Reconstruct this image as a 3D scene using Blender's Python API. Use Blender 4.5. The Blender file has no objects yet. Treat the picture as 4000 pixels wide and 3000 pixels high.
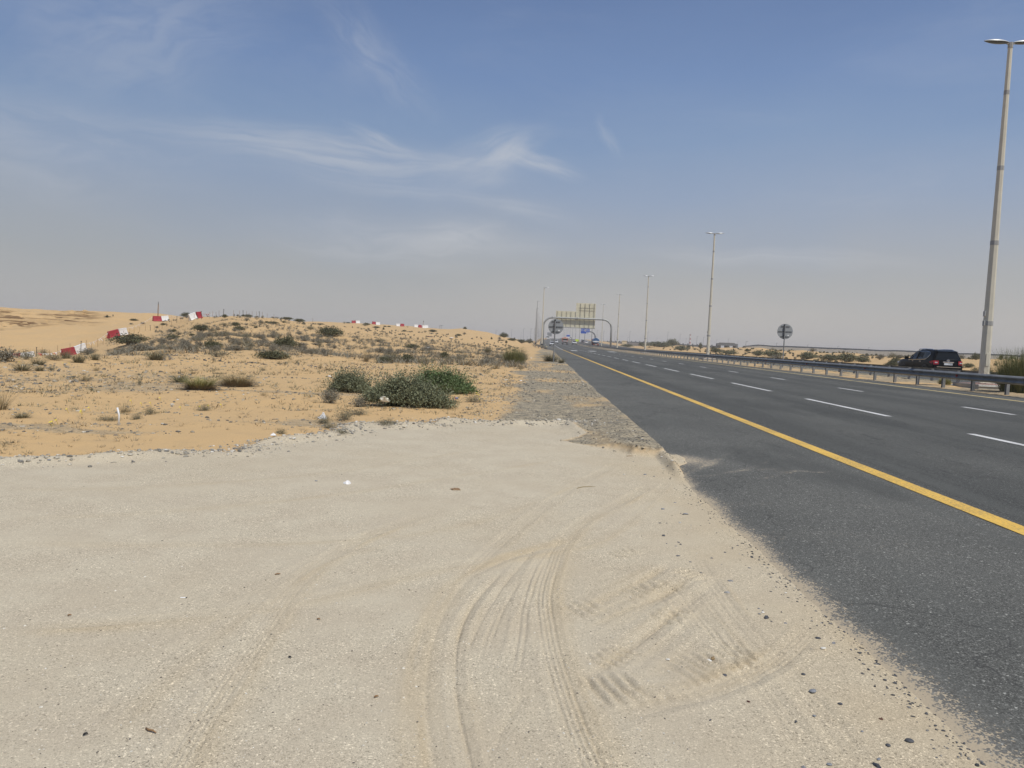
import bpy, math, random
import numpy as np
from mathutils import Vector, Matrix, Euler
R = math.radians
S = bpy.context.scene
COL = S.collection

# ------------------------------------------------------------------ camera, world, sun
F = 2791.3; PIT, ROL, YAW = 0.0593, 0.0417, 0.0437; CH = 1.33
_cy, _sy = math.cos(YAW), math.sin(YAW)
FW = np.array([-_sy*math.cos(PIT), _cy*math.cos(PIT), -math.sin(PIT)])
_r0 = np.array([_cy, _sy, 0.0]); _u0 = np.cross(_r0, FW)
RT = math.cos(ROL)*_r0 + math.sin(ROL)*_u0; UP = -math.sin(ROL)*_r0 + math.cos(ROL)*_u0
cam = bpy.data.cameras.new('camera'); cam.sensor_width = 36; cam.lens = F/4000*36
cam.clip_start = 0.05; cam.clip_end = 20000
co = bpy.data.objects.new('camera', cam); COL.objects.link(co)
co.matrix_world = Matrix(((RT[0], UP[0], -FW[0], 0), (RT[1], UP[1], -FW[1], 0), (RT[2], UP[2], -FW[2], CH), (0, 0, 0, 1)))
S.camera = co
S.view_settings.view_transform = 'Standard'; S.view_settings.look = 'None'
S.view_settings.exposure = 0; S.view_settings.gamma = 1

SUN_EL, SUN_AZ = 60.0, 136.0          # azimuth clockwise from +Y (the road's direction)
sd = bpy.data.lights.new('sun', 'SUN'); sd.energy = 3.6; sd.angle = R(0.53); sd.color = (1, .955, .88)
so = bpy.data.objects.new('sun', sd); COL.objects.link(so)
sv = Vector((math.cos(R(SUN_EL))*math.sin(R(SUN_AZ)), math.cos(R(SUN_EL))*math.cos(R(SUN_AZ)), math.sin(R(SUN_EL))))
so.rotation_euler = sv.to_track_quat('Z', 'Y').to_euler(); so.location = (30, -30, 80)

class NT:
    """small node-tree builder"""
    def __init__(s, t): s.t = t; s.n = t.nodes; s.l = t.links
    def node(s, typ, **k):
        n = s.n.new(typ)
        for a, b in k.items(): setattr(n, a, b)
        return n
    def put(s, sock, v):
        if hasattr(v, 'is_linked') or isinstance(v, bpy.types.NodeSocket): s.l.new(v, sock)
        elif isinstance(v, (tuple, list)):
            sock.default_value = tuple(v) + (1,) if len(v) == 3 and sock.type == 'RGBA' else v
        else: sock.default_value = v
    def math(s, op, a, b=None, c=None, clamp=False):
        n = s.node('ShaderNodeMath', operation=op, use_clamp=clamp)
        for i, v in enumerate((a, b, c)):
            if v is not None: s.put(n.inputs[i], v)
        return n.outputs[0]
    def vec(s, op, a, b=None):
        n = s.node('ShaderNodeVectorMath', operation=op); s.put(n.inputs[0], a)
        if b is not None: s.put(n.inputs['Scale'] if op == 'SCALE' else n.inputs[1], b)
        return n.outputs['Value'] if op in ('LENGTH', 'DOT_PRODUCT') else n.outputs[0]
    def mix(s, f, a, b, blend='MIX'):
        n = s.node('ShaderNodeMix', data_type='RGBA', blend_type=blend)
        s.put(n.inputs[0], f); s.put(n.inputs[6], a); s.put(n.inputs[7], b); return n.outputs[2]
    def ramp(s, f, pts, interp='LINEAR'):
        n = s.node('ShaderNodeValToRGB'); s.put(n.inputs[0], f); cr = n.color_ramp; cr.interpolation = interp
        while len(cr.elements) < len(pts): cr.elements.new(.5)
        for e, (p, c) in zip(cr.elements, pts):
            e.position = p; e.color = (c, c, c, 1) if isinstance(c, (int, float)) else tuple(c)+(1,)
        return n.outputs[0]
    def noise(s, v, scale, det=4, rough=.5, dist=0):
        n = s.node('ShaderNodeTexNoise'); s.put(n.inputs['Vector'], v); n.inputs['Scale'].default_value = scale
        n.inputs['Detail'].default_value = det; n.inputs['Roughness'].default_value = rough; n.inputs['Distortion'].default_value = dist
        return n.outputs['Fac']
    def voro(s, v, scale, feature='F1'):
        n = s.node('ShaderNodeTexVoronoi', feature=feature); s.put(n.inputs['Vector'], v); n.inputs['Scale'].default_value = scale
        return n
    def sep(s, v):
        n = s.node('ShaderNodeSeparateXYZ'); s.put(n.inputs[0], v); return n.outputs
    def comb(s, x, y, z=0.0):
        n = s.node('ShaderNodeCombineXYZ')
        for i, v in enumerate((x, y, z)): s.put(n.inputs[i], v)
        return n.outputs[0]
    def smooth(s, x, a, b):
        n = s.node('ShaderNodeMapRange', interpolation_type='SMOOTHSTEP'); s.put(n.inputs[0], x)
        n.inputs[1].default_value = a; n.inputs[2].default_value = b; n.inputs[3].default_value = 0; n.inputs[4].default_value = 1
        return n.outputs[0]

# ---- sky: Nishita under a dusty horizon, thin cirrus in the high air (all in sky direction, not in the picture)
W = bpy.data.worlds.new('World'); S.world = W; W.use_nodes = True
W.node_tree.nodes.clear(); w = NT(W.node_tree)
sky = w.node('ShaderNodeTexSky', sky_type='NISHITA', sun_disc=False)
sky.sun_elevation = R(SUN_EL); sky.sun_rotation = R(SUN_AZ); sky.dust_density = 4.0; sky.air_density = 1.0; sky.altitude = 0
tc = w.node('ShaderNodeTexCoord').outputs['Generated']
dx, dy, dz = w.sep(tc)
el = w.math('MULTIPLY', w.math('ARCSINE', dz), 180/math.pi)            # degrees above the horizon
az = w.math('MULTIPLY', w.math('ARCTAN2', dx, dy), 180/math.pi)        # degrees clockwise from the road's direction
azel = w.comb(az, el)
w1 = w.math('SUBTRACT', w.noise(w.vec('MULTIPLY', azel, (.06, .10, 1)), 1, 3), .5)
elw = w.math('ADD', el, w.math('MULTIPLY', w1, 4.0))
dust = w.ramp(w.math('DIVIDE', elw, 90, clamp=True), [
    (0.0, (.560, .530, .500)), (.030, (.510, .495, .475)), (.058, (.440, .450, .458)), (.088, (.385, .425, .492)), (.128, (.310, .387, .525)),
    (.17, (.242, .342, .522)), (.22, (.184, .282, .492)), (.29, (.135, .214, .405)), (.42, (.085, .155, .32)), (1, (.06, .11, .26))])
dust = w.mix(w.smooth(az, -42, 25), w.mix(1.0, dust, (.87, .90, .925), 'MULTIPLY'), dust)
base = w.mix(.93, w.mix(1, sky.outputs[0], (.9, .9, .9), 'MULTIPLY'), w.vec('SCALE', dust, 10.0))
wn = w.node('ShaderNodeTexNoise'); w.put(wn.inputs['Vector'], w.vec('MULTIPLY', azel, (.09, .16, 1)))
wn.inputs['Scale'].default_value = 1.6; wn.inputs['Detail'].default_value = 3
WARP = w.vec('SUBTRACT', wn.outputs['Color'], (.5, .5, .5))
def wisp(a0, e0, rot, la, le, amp, warp=1.0, streak=.5, seed=0.0):
    """a cirrus streak: centre azimuth/elevation, tilt, half length, half width (degrees)"""
    p = w.vec('SUBTRACT', azel, (a0, e0, 0))
    p = w.vec('ADD', p, w.vec('MULTIPLY', WARP, (5.0*warp*(1 if seed < 5 else -1), 3.2*warp*(1 if int(seed*10) % 2 else -1), 0)))
    c, s_ = math.cos(R(rot)), math.sin(R(rot)); px, py, _ = w.sep(p)
    u = w.math('ADD', w.math('MULTIPLY', px, c/la), w.math('MULTIPLY', py, s_/la))
    v = w.math('ADD', w.math('MULTIPLY', px, -s_/le), w.math('MULTIPLY', py, c/le))
    d = w.vec('LENGTH', w.comb(u, v))
    m = w.math('SUBTRACT', 1.0, w.smooth(d, 0.0, 1.0))
    st = w.noise(w.comb(w.math('ADD', w.math('MULTIPLY', u, 1.1), seed*3), w.math('MULTIPLY', v, 1.7)), 1.6, 4, .6, .6)
    m = w.math('MULTIPLY', m, w.math('ADD', 1-streak, w.math('MULTIPLY', w.smooth(st, .35, .68), streak*1.3)))
    return w.math('MULTIPLY', m, amp)
WISPS = [(-17, 13.6, -1, 18, 2.1, .36, .55, .6, 1.3), (-5.0, 14.2, 20, 6.0, 2.6, .32, .6, .5, 4.1), (-1.2, 14.0, -16, 4.8, 1.1, .40, .5, .45, 2.2), (-3.4, 14.6, 40, 2.6, 1.2, .30, .5, .4, 6.1),
         (-13.5, 14.8, -18, 3.8, .8, .28, .5, .5, 7.7), (-14, 20.5, -38, 8, 2.6, .18, .8, .7, 5.2), (4.0, 15.9, -58, 2.2, .7, .17, .6, .5, 3.4),
         (-11, 7.4, 2, 15, 2.6, .30, 1.0, .6, 8.8), (-7, 8.2, 10, 5, 1.9, .24, .8, .5, 3.7), (-30, 19.5, 20, 13, 5.5, .18, 1.2, .7, 6.5), (-2, 10.3, -12, 6, 1.3, .20, .7, .5, 9.1),
         (17, 7.0, -3, 14, 1.0, .24, .6, .5, 2.9), (-35, 12, 5, 14, 5, .20, 1.2, .7, 1.9), (24, 11.5, 6, 10, 2.5, .07, 1, .6, 5.9), (-12, 11.4, -2, 16, .9, .16, .5, .5, 3.1)]
cl = None
for q in WISPS:
    m = wisp(*q); cl = m if cl is None else w.math('SUBTRACT', w.math('ADD', cl, m), w.math('MULTIPLY', cl, m))
gen = w.smooth(w.noise(w.vec('MULTIPLY', azel, (.045, .16, 1)), 1.0, 6, .6, .8), .45, .85)
cl = w.math('ADD', cl, w.math('MULTIPLY', gen, w.math('MULTIPLY', w.smooth(el, 2, 12), .10)), clamp=True)
fin = w.mix(cl, base, (6.1, 6.2, 6.4))
bg = w.node('ShaderNodeBackground'); w.put(bg.inputs[0], fin); bg.inputs[1].default_value = .1
w.l.new(bg.outputs[0], w.node('ShaderNodeOutputWorld').inputs[0])

# ------------------------------------------------------------------ noise and terrain
def _hash(ix, iy, seed):
    h = (ix.astype(np.int64)*374761393 + iy.astype(np.int64)*668265263 + seed*1274126177) & 0xffffffff
    h = ((h ^ (h >> 13))*1274126177) & 0xffffffff
    return ((h ^ (h >> 16)) & 0xffff)/65535.0
def vnoise(x, y, seed=0):
    x = np.asarray(x, float); y = np.asarray(y, float)
    ix = np.floor(x); iy = np.floor(y); fx = x-ix; fy = y-iy
    fx = fx*fx*fx*(fx*(fx*6-15)+10); fy = fy*fy*fy*(fy*(fy*6-15)+10)
    a, b, c, d = _hash(ix, iy, seed), _hash(ix+1, iy, seed), _hash(ix, iy+1, seed), _hash(ix+1, iy+1, seed)
    return (a*(1-fx)+b*fx)*(1-fy)+(c*(1-fx)+d*fx)*fy
def fbm(x, y, oct=4, seed=0, gain=.5):
    t = 0; a = 1; n = 0
    for i in range(oct):
        t = t+a*(vnoise(x, y, seed+i*17)-.5); n += a*.5; a *= gain; x = x*2.03+1.7; y = y*2.03+9.2
    return t/n
def ss(x, a, b):
    t = np.clip((np.asarray(x, float)-a)/(b-a), 0, 1); return t*t*(3-2*t)
def ray(px, py):
    return FW+(px-2000)/F*RT-(py-1500)/F*UP
def colaz(px):                                   # azimuth of a picture column at the horizon
    d = ray(px, 1342+.0417*(px-2139)); return math.atan2(d[0], d[1])
def zat(px, py, r):                              # height of the sight line through a picture point at ground distance r
    d = ray(px, py); return CH+d[2]/math.hypot(d[0], d[1])*r
def P(px, *pts):                                 # one radial profile: (py, r) seen points or ('z', z, r)
    rr, zz = [], []
    for q in pts:
        if q[0] == 'z': zz.append(q[1]); rr.append(q[2])
        else: zz.append(zat(px, *q)); rr.append(q[1])
    return colaz(px), np.log(rr), np.array(zz)
PROF = [
    P(-2500, ('z', 0, 28), ('z', -.6, 40), ('z', -1.5, 80), ('z', 0, 115), ('z', 3.5, 138), ('z', 3, 200), ('z', 1, 400), ('z', 1, 4000)),
    P(0, ('z', 0, 21), (1391, 30), ('z', -1.4, 48), ('z', -3.0, 80), ('z', -2.9, 94), (1290, 118), (1262, 124), (1240, 131), (1203, 140), ('z', 3.4, 200), ('z', 1, 400), ('z', 1, 4000)),
    P(300, ('z', 0, 24), (1387, 31), ('z', -1.0, 50), ('z', -2.2, 88), ('z', -2.1, 98), (1262, 120), (1240, 129), (1215, 138), ('z', 3.4, 200), ('z', 1, 400), ('z', 1, 4000)),
    P(450, ('z', 0, 26), (1387, 32), ('z', -.6, 50), ('z', -1.1, 80), (1325, 98), (1270, 122), (1219, 140), ('z', 3.6, 200), ('z', 1, 400), ('z', 1, 4000)),
    P(620, ('z', 0, 29), (1386, 33), ('z', -.05, 50), ('z', 0.05, 75), (1298, 105), (1258, 132), (1227, 145), ('z', 3.8, 200), ('z', 1, 400), ('z', 1, 4000)),
    P(760, ('z', 0, 30), ('z', .15, 33), ('z', .3, 45), (1310, 70), (1275, 88), (1238, 104), (1233, 110), ('z', 3.0, 150), ('z', 2.6, 220), ('z', 1, 400), ('z', 1, 4000)),
    P(904, ('z', 0, 31), ('z', .12, 34), (1350, 45), (1302, 62), (1270, 76), (1239, 91), ('z', 3.1, 100), ('z', 2.3, 140), ('z', 2.3, 220), ('z', 1, 400), ('z', 1, 4000)),
    P(1080, ('z', 0, 32), ('z', .1, 35), (1360, 46), (1312, 64), (1275, 80), (1246, 96), ('z', 3.2, 106), ('z', 2.6, 150), ('z', 4.2, 225), ('z', 1, 400), ('z', 1, 4000)),
    P(1250, ('z', 0, 34), ('z', .1, 37), (1380, 46), (1335, 62), (1290, 88), (1272, 102), ('z', 2.6, 130), (1262, 215), (1257, 235), ('z', 4.5, 270), ('z', 1, 450), ('z', 1, 4000)),
    P(1390, ('z', 0, 35), ('z', .05, 38), (1385, 47), (1340, 64), (1305, 95), ('z', 2.6, 140), (1268, 210), (1261, 232), ('z', 4.3, 270), ('z', 1, 450), ('z', 1, 4000)),
    P(1537, ('z', 0, 35), ('z', .02, 38), (1390, 47), (1350, 66), (1315, 100), (1296, 150), (1280, 205), (1270, 238), ('z', 4.0, 280), ('z', 1, 450), ('z', 1, 4000)),
    P(1680, ('z', 0, 36), ('z', .02, 38), (1392, 48), (1355, 70), (1325, 105), (1305, 150), (1287, 215), (1281, 238), ('z', 3.5, 280), ('z', 1, 450), ('z', 1, 4000)),
    P(1800, ('z', 0, 36), ('z', .05, 40), (1395, 50), (1362, 72), (1335, 110), (1310, 165), (1284, 212), ('z', 4.0, 250), ('z', .8, 450), ('z', 1, 4000)),
    P(1900, ('z', 0, 36), (1402, 50), (1372, 75), (1345, 120), (1315, 175), (1297, 215), ('z', 3.6, 250), ('z', .8, 450), ('z', 1, 4000)),
    P(2000, ('z', 0, 45), (1398, 58), (1375, 82), (1352, 140), (1322, 225), ('z', 2.2, 280), ('z', .8, 450), ('z', 1, 4000)),
    P(2075, ('z', 0, 60), ('z', .05, 90), (1360, 160), (1339, 250), ('z', 1.0, 320), ('z', .8, 450), ('z', 1, 4000)),
    P(2110, ('z', 0, 60), ('z', 0, 450), ('z', 0, 4000)),
    P(2250, ('z', 0, 60), ('z', 0, 700), ('z', .5, 1000), ('z', 1.5, 4000)),
    P(2450, ('z', .1, 370), ('z', .5, 400), (1353, 480), ('z', 1.8, 600), ('z', 1.6, 4000)),
    P(2650, ('z', .1, 222), ('z', .45, 250), (1349, 330), ('z', 2.0, 400), ('z', 1.6, 600), ('z', 1.6, 4000)),
    P(2850, ('z', .1, 162), ('z', .4, 185), (1355, 250), ('z', 1.3, 300), ('z', 1.4, 390), ('z', 3.0, 440), ('z', 3.0, 4000)),
    P(2960, ('z', .1, 142), ('z', .4, 160), (1358, 220), ('z', 1.2, 270), ('z', 1.4, 390), (1352, 420), ('z', 5.0, 600), ('z', 5.0, 4000)),
    P(3130, ('z', .1, 119), ('z', .4, 135), (1369, 185), ('z', .9, 250), ('z', 1.4, 390), (1359, 420), ('z', 5.0, 600), ('z', 5.0, 4000)),
    P(3300, ('z', .1, 104), ('z', .4, 118), (1381, 160), ('z', .9, 220), ('z', 1.4, 390), (1366, 420), ('z', 5.0, 600), ('z', 5.0, 4000)),
    P(3560, ('z', .1, 88), ('z', .4, 100), (1393, 137), ('z', .9, 190), ('z', 1.4, 390), (1376, 420), ('z', 5.0, 600), ('z', 5.0, 4000)),
    P(3900, ('z', .1, 75), ('z', .4, 85), (1397, 118), ('z', .9, 170), ('z', 1.4, 390), (1390, 420), ('z', 5.0, 600), ('z', 5.0, 4000)),
    P(5500, ('z', .1, 60), ('z', .4, 70), ('z', 1.9, 100), ('z', .8, 160), ('z', 1.4, 390), ('z', 5.2, 420), ('z', 5.0, 4000))]
PAZ = np.array([p[0] for p in PROF])
ROAD_L, ROAD_R = 1.5, 16.55
OPP_L, OPP_R = 21.5, 36.0
def rise(y):
    y = np.asarray(y, float); t = np.clip(y-120, 0, 360)
    z = 2.2e-5*t*t; z = z+.0158*np.clip(y-480, 0, 120)
    t2 = np.clip(y-600, 0, 200); return z+.0158*(t2-t2*t2/400)
def zroad(x, y): return .008*(np.clip(x, 1.5, 17.5)-1.5)+rise(y)
LAY = [(-900, 1800), (0, 1798), (181, 1798), (452, 1784), (678, 1764), (904, 1764), (1058, 1724), (1216, 1708), (1307, 1694), (1388, 1660), (1488, 1664), (1668, 1664),
       (1736, 1640), (1895, 1650), (2020, 1655), (2237, 1647), (2252, 1666), (2286, 1686), (2262, 1705), (2204, 1724), (2286, 1738), (2363, 1750), (2469, 1774), (2570, 1782),
       (2645, 1778), (2671, 1801), (2642, 1832)]
def flat(px, py, z=0.0):
    d = ray(px, py); t = (z-CH)/d[2]; return d[0]*t, d[1]*t
LAYP = [flat(*q) for q in LAY]+[(1.66, 7.3), (2.4, 6.6), (2.4, -8), (-14, -8)]
def poly_sd(x, y, poly):
    """signed distance to a polygon (positive inside)"""
    d = np.full(x.shape, 1e9); ins = np.zeros(x.shape, bool); n = len(poly)
    for i in range(n):
        ax, ay = poly[i]; bx, by = poly[(i+1) % n]; ex, ey = bx-ax, by-ay
        t = np.clip(((x-ax)*ex+(y-ay)*ey)/(ex*ex+ey*ey+1e-12), 0, 1)
        d = np.minimum(d, np.hypot(x-ax-t*ex, y-ay-t*ey))
        ins ^= ((ay > y) != (by > y)) & (x < (bx-ax)*(y-ay)/((by-ay) if by != ay else 1e-9)+ax)
    return np.where(ins, d, -d)
def pix(path): return [flat(*q) for q in path]
def resample(path, step=.03):
    p = np.array(path); 
    # Catmull-Rom through the points
    q = [p[0]*2-p[1]]+list(p)+[p[-1]*2-p[-2]]; out = []
    for i in range(1, len(q)-2):
        n = max(2, int(np.hypot(*(q[i+1]-q[i]))/step))
        for t in np.linspace(0, 1, n, endpoint=False):
            out.append(.5*(2*q[i]+(q[i+1]-q[i-1])*t+(2*q[i-1]-5*q[i]+4*q[i+1]-q[i+2])*t*t+(3*q[i]-q[i-1]-3*q[i+1]+q[i+2])*t**3))
    out.append(p[-1]); return np.array(out)
def path_uv(x, y, path, maxd):
    """signed offset from a path and length along it"""
    d = np.full(x.shape, 9.0); u = np.zeros(x.shape); L = 0
    x0, y0 = path.min(0)-maxd; x1, y1 = path.max(0)+maxd
    sel = np.where((x > x0) & (x < x1) & (y > y0) & (y < y1))[0]
    if len(sel) == 0: return d, u
    X, Y = x[sel], y[sel]; D = np.full(len(sel), 9.0); U = np.zeros(len(sel))
    for i in range(len(path)-1):
        a = path[i]; e = path[i+1]-a; l = math.hypot(*e)
        if l < 1e-9: continue
        t = np.clip(((X-a[0])*e[0]+(Y-a[1])*e[1])/(l*l), 0, 1)
        ox, oy = X-a[0]-t*e[0], Y-a[1]-t*e[1]; dd = np.hypot(ox, oy)
        sg = np.where(e[0]*oy-e[1]*ox > 0, 1, -1); b = dd < np.abs(D)
        D = np.where(b, dd*sg, D); U = np.where(b, L+t*l, U); L += l
    d[sel] = D; u[sel] = U; return d, u
TR4 = (-.034, -.011, .011, .034)
TRACKS = [  # (picture path, groove offsets, groove half width, depth, ridge offset, sand streak)
    ([(2560, 1880), (2428, 1953), (2282, 2026), (2196, 2119), (2150, 2218), (2126, 2311), (2136, 2430), (2156, 2536), (2196, 2662), (2242, 2795), (2330, 3000), (2420, 3250)], TR4, .0072, .0085, .062, .7),
    ([(2300, 2080), (2130, 2130), (1964, 2178), (1818, 2251), (1719, 2377), (1666, 2510), (1642, 2662), (1646, 2828), (1668, 3000), (1720, 3250)], (.025,), .012, .006, -.012, .9),
    ([(1990, 2205), (1931, 2258), (1845, 2357), (1792, 2470), (1778, 2616), (1792, 2762), (1842, 3000), (1900, 3200)], (0,), .009, .012, .03, .4),
    ([(2110, 2120), (2050, 2185), (1960, 2290), (1880, 2420), (1830, 2530), (1818, 2600)], (0,), .008, .008, .03, .2),
    ([(2180, 2110), (2105, 2230), (2063, 2364), (2050, 2483), (2017, 2662)], (0, -.03), .008, .009, .03, .2),
    ([(2080, 2200), (1990, 2330), (1930, 2460), (1890, 2600)], (0, -.025), .008, .006, .03, .2),
    ([(1700, 1990), (1500, 2060), (1356, 2124), (1153, 2280), (1004, 2490), (848, 2714), (678, 2998), (560, 3250)], TR4, .007, .0065, .065, .6),
    ([(1560, 2080), (1250, 2180), (1000, 2330), (760, 2500), (520, 2700), (300, 2950)], (-.04, 0, .04), .012, .0035, .08, .5),
    ([(2420, 1800), (2250, 1890), (2080, 2010), (1900, 2160), (1760, 2290)], (-.03, 0, .03), .010, .006, .06, .3),
    ([(2640, 1850), (2400, 2060), (2100, 2150), (1700, 2210), (1200, 2330), (700, 2400), (0, 2440)], (-.02, .02), .012, .003, .06, .55),
    ([(2300, 1850), (1900, 2010), (1400, 2090), (700, 2110), (0, 2100)], (-.03, .03), .014, .0035, .07, .4),
    ([(2200, 1780), (1700, 1860), (1200, 1930), (600, 1985), (0, 2010)], (-.05, 0, .05), .014, .0035, .09, .4),
    ([(1900, 1740), (1300, 1830), (700, 1880), (0, 1900)], (-.06, 0, .06), .02, .005, .1, .35),
    ([(2230, 2690), (2420, 2560), (2600, 2420), (2760, 2300), (2850, 2230)], (0, .02), .008, .009, .03, .5),
    ([(2200, 2400), (2330, 2350), (2500, 2260), (2650, 2180)], (-.012, .012), .007, .008, .03, .6),
    ([(2320, 2830), (2560, 2740), (2800, 2680), (3050, 2560), (3200, 2420)], TR4, .008, .008, .06, .8),
    ([(2260, 2480), (2450, 2380), (2640, 2290), (2720, 2210)], (0, .018), .007, .008, .03, .6),
    ([(2700, 2150), (2860, 2380), (3020, 2560), (3200, 2760), (3420, 3050)], (-.03, 0, .03), .011, .006, .06, .5),
    ([(2620, 2240), (2760, 2420), (2950, 2640), (3150, 2900), (3250, 3050)], (-.03, 0, .03), .011, .006, .06, .4),
    ([(1980, 2560), (2040, 2700), (1960, 2850), (1880, 3050)], (0,), .01, .004, .03, .2)]
for k_ in range(5): TRACKS.append(([(2250+52*k_, 2440+66*k_), (2440+48*k_, 2330+62*k_), (2630+40*k_, 2190+64*k_)], (-.016, 0, .016), .006, .0042+.001*(k_ % 2), .03, .3))
for k_ in range(4): TRACKS.append(([(2480+70*k_, 2180+20*k_), (2600+80*k_, 2330+30*k_), (2740+90*k_, 2520+40*k_)], (-.02, .02), .007, .004, .04, .25))
RIBS = [([(2295, 2700), (2600, 2640), (2953, 2530)], .13, .058), ([(2217, 2390), (2430, 2330), (2640, 2265)], .10, .072), ([(2380, 2165), (2560, 2130)], .07, .06), ([(2560, 2420), (2700, 2370)], .09, .065), ([(2640, 2210), (2760, 2260)], .08, .05), ([(2320, 2590), (2480, 2520)], .07, .05)]
def sands(x, y):
    """layby sand: tyre tracks as height, and where the fine yellow sand lies"""
    h = np.zeros(x.shape); st = np.zeros(x.shape)
    for path, offs, gw, dep, rd, s_ in TRACKS:
        p = resample(pix(path), .05); d, u = path_uv(x, y, p, .3); Ltot = np.hypot(*np.diff(p, axis=0).T).sum()
        fade = ss(u, 0, .35)*(1-ss(u, Ltot-.35, Ltot))*(.55+.9*vnoise(u*2.2, d*0, 5))
        wob = .006*fbm(u*1.5, u*0, 2, 3)
        for o in offs: h -= dep*np.exp(-((d-o-wob)/gw)**2)*fade*.85*(.7+.6*vnoise(u*25, d*0+o*90, 10))
        hw = max(abs(o) for o in offs)+.03
        h -= dep*.2*np.exp(-(d/hw)**4)*fade
        h += dep*.35*np.exp(-((np.abs(d)-hw-.015)/.014)**2)*fade*(.5+vnoise(u*14, d*0, 7))
        st = np.maximum(st, s_*fade*np.exp(-((d-rd)/(.05+.03*s_))**2)*(.4+.9*vnoise(u*3, d*40, 8)))
    for path, hw, sp in RIBS:
        p = resample(pix(path), .03); d, u = path_uv(x, y, p, .2); Ltot = np.hypot(*np.diff(p, axis=0).T).sum()
        m = np.exp(-(d/hw)**4)*ss(u, 0, .05)*(1-ss(u, Ltot-.05, Ltot))
        h += m*.0085*np.sin(u*2*math.pi/sp+fbm(u*6, d*9, 2, 4)*2)*np.clip(2.2*vnoise(u*6, d*5, 6)-.15, 0, 1.25)
    return h, np.clip(st, 0, 1)
SEDGE = lambda y: .05*fbm(y*.7, y*0+3, 3, 11)
def terrain(x, y, full=False):
    x = np.atleast_1d(np.asarray(x, float)); y = np.atleast_1d(np.asarray(y, float))
    r = np.hypot(x, y); a = np.arctan2(x, y); lr = np.log(np.maximum(r, .01))
    i = np.clip(np.searchsorted(PAZ, a)-1, 0, len(PAZ)-2); f = np.clip((a-PAZ[i])/(PAZ[i+1]-PAZ[i]), 0, 1)
    z = np.zeros(x.shape)
    for k, (pa, pl, pz) in enumerate(PROF):
        lo = np.where(i == k)[0]; hi = np.where(i+1 == k)[0]
        if len(lo): z[lo] += np.interp(lr[lo], pl, pz)*(1-f[lo])
        if len(hi): z[hi] += np.interp(lr[hi], pl, pz)*f[hi]
    behind = ss(np.abs(a), 1.3, 1.9); z = z*(1-behind)
    z = z*(1-ss(x, -8.5, -4.5)*(1-ss(x, 36, 42))*ss(y, 90, 140))
    # hummocks of the open sand
    wild = ss(r, 9, 40)
    sand = wild*np.where(x < 5, ss(-x, 2.0, 8+.02*r), ss(x, 38, 48))
    scrub = sand*ss(r, 30, 40)*(1-ss(r, 85, 120))
    z = z+sand*(.10*fbm(x*.22, y*.22, 4, 21)+.035*fbm(x*1.1, y*1.1, 3, 22))+scrub*.20*fbm(x*.45, y*.35, 3, 23)
    rd = sand*(x > 20)*ss(r, 50, 75); z = z+rd*(.30*fbm(x*.13, y*.13, 4, 35)+.22*(np.abs(fbm(x*.3, y*.3, 3, 36))-.3))
    hills = sand*ss(r, 90, 130)*np.where(x > 20, .45, 1)
    z = z+hills*(.35*fbm(x*.05, y*.05, 4, 25)+.15*fbm(x*.2, y*.2, 3, 26))
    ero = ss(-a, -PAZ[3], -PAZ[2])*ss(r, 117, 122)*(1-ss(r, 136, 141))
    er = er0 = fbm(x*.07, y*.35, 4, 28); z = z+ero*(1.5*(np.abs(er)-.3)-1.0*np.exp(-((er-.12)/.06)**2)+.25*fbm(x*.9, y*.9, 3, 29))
    # near field: sand, gravel shoulder
    nf = (1-ss(r, 14, 40))
    z = z+nf*ss(-x, -.5, 3)*ss(r, 6, 12)*(.035*fbm(x*.8, y*.8, 3, 31)+.012*fbm(x*4, y*4, 2, 32))
    lay = np.zeros(x.shape); st = np.zeros(x.shape); grav = np.zeros(x.shape)
    m = np.where((r < 22) & (x < 2.6))[0]
    if len(m):
        X, Y = x[m], y[m]
        wx = X+.10*fbm(X*1.6, Y*1.6, 3, 41)+.03*fbm(X*9, Y*9, 2, 42); wy = Y+.12*fbm(X*1.6, Y*1.6, 3, 43)+.03*fbm(X*9, Y*9, 2, 44)
        sdv = poly_sd(wx, wy, LAYP); lm = ss(sdv, -.06, .05); lay[m] = lm
        h, s_ = sands(X, Y) if full else (0, 0)
        st[m] = s_*lm if full else 0
        far_edge = ss(Y, 5.0, 6.2)*(1-ss(X, .6, 1.2))
        berm = np.exp(-((sdv-.02)/.16)**2)*far_edge*(.05+.05*fbm(X*.9, Y*.9, 2, 47))
        flatz = -.012+.004*fbm(X*1.2, Y*1.2, 3, 45)+.0022*fbm(X*11, Y*11, 3, 46)
        if full: flatz = flatz+h
        z[m] = z[m]*(1-lm)+flatz*lm+berm+(1-lm)*far_edge*-.03*np.exp(-(sdv/.5)**2)
        tong = lm*ss(X, 1.38, 1.5)*(1-ss(Y, 9.3, 10.2))*ss(Y, 7.2, 7.9); z[m] += tong*.035
    # road corridor
    cr = ss(x, -14, -3)*(1-ss(x, 40, 60))
    z = z+rise(y)*cr*np.where(y > 0, 1, 0)
    ex = x-ROAD_L-SEDGE(y); under = ss(ex, -.02, .10)*(1-ss(x, ROAD_R-.05, ROAD_R+.1))
    z = np.where((x > -1) & (x < 24) & (y > -40), z*(1-under)+(zroad(x, y)-.03)*under, z)
    tt = lay*ss(x, 1.40, 1.52)*ss(y, 7.3, 8.0)*(1-ss(y, 9.5, 10.1))
    z = z+tt*.045
    med = ss(x, ROAD_R, ROAD_R+.15)*(1-ss(x, 38, 42))
    z = z*(1-med)+(zroad(x, y)+.008)*med
    opp = ss(x, OPP_L-.1, OPP_L)*(1-ss(x, OPP_R, OPP_R+.1)); z = z-.04*opp
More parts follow.
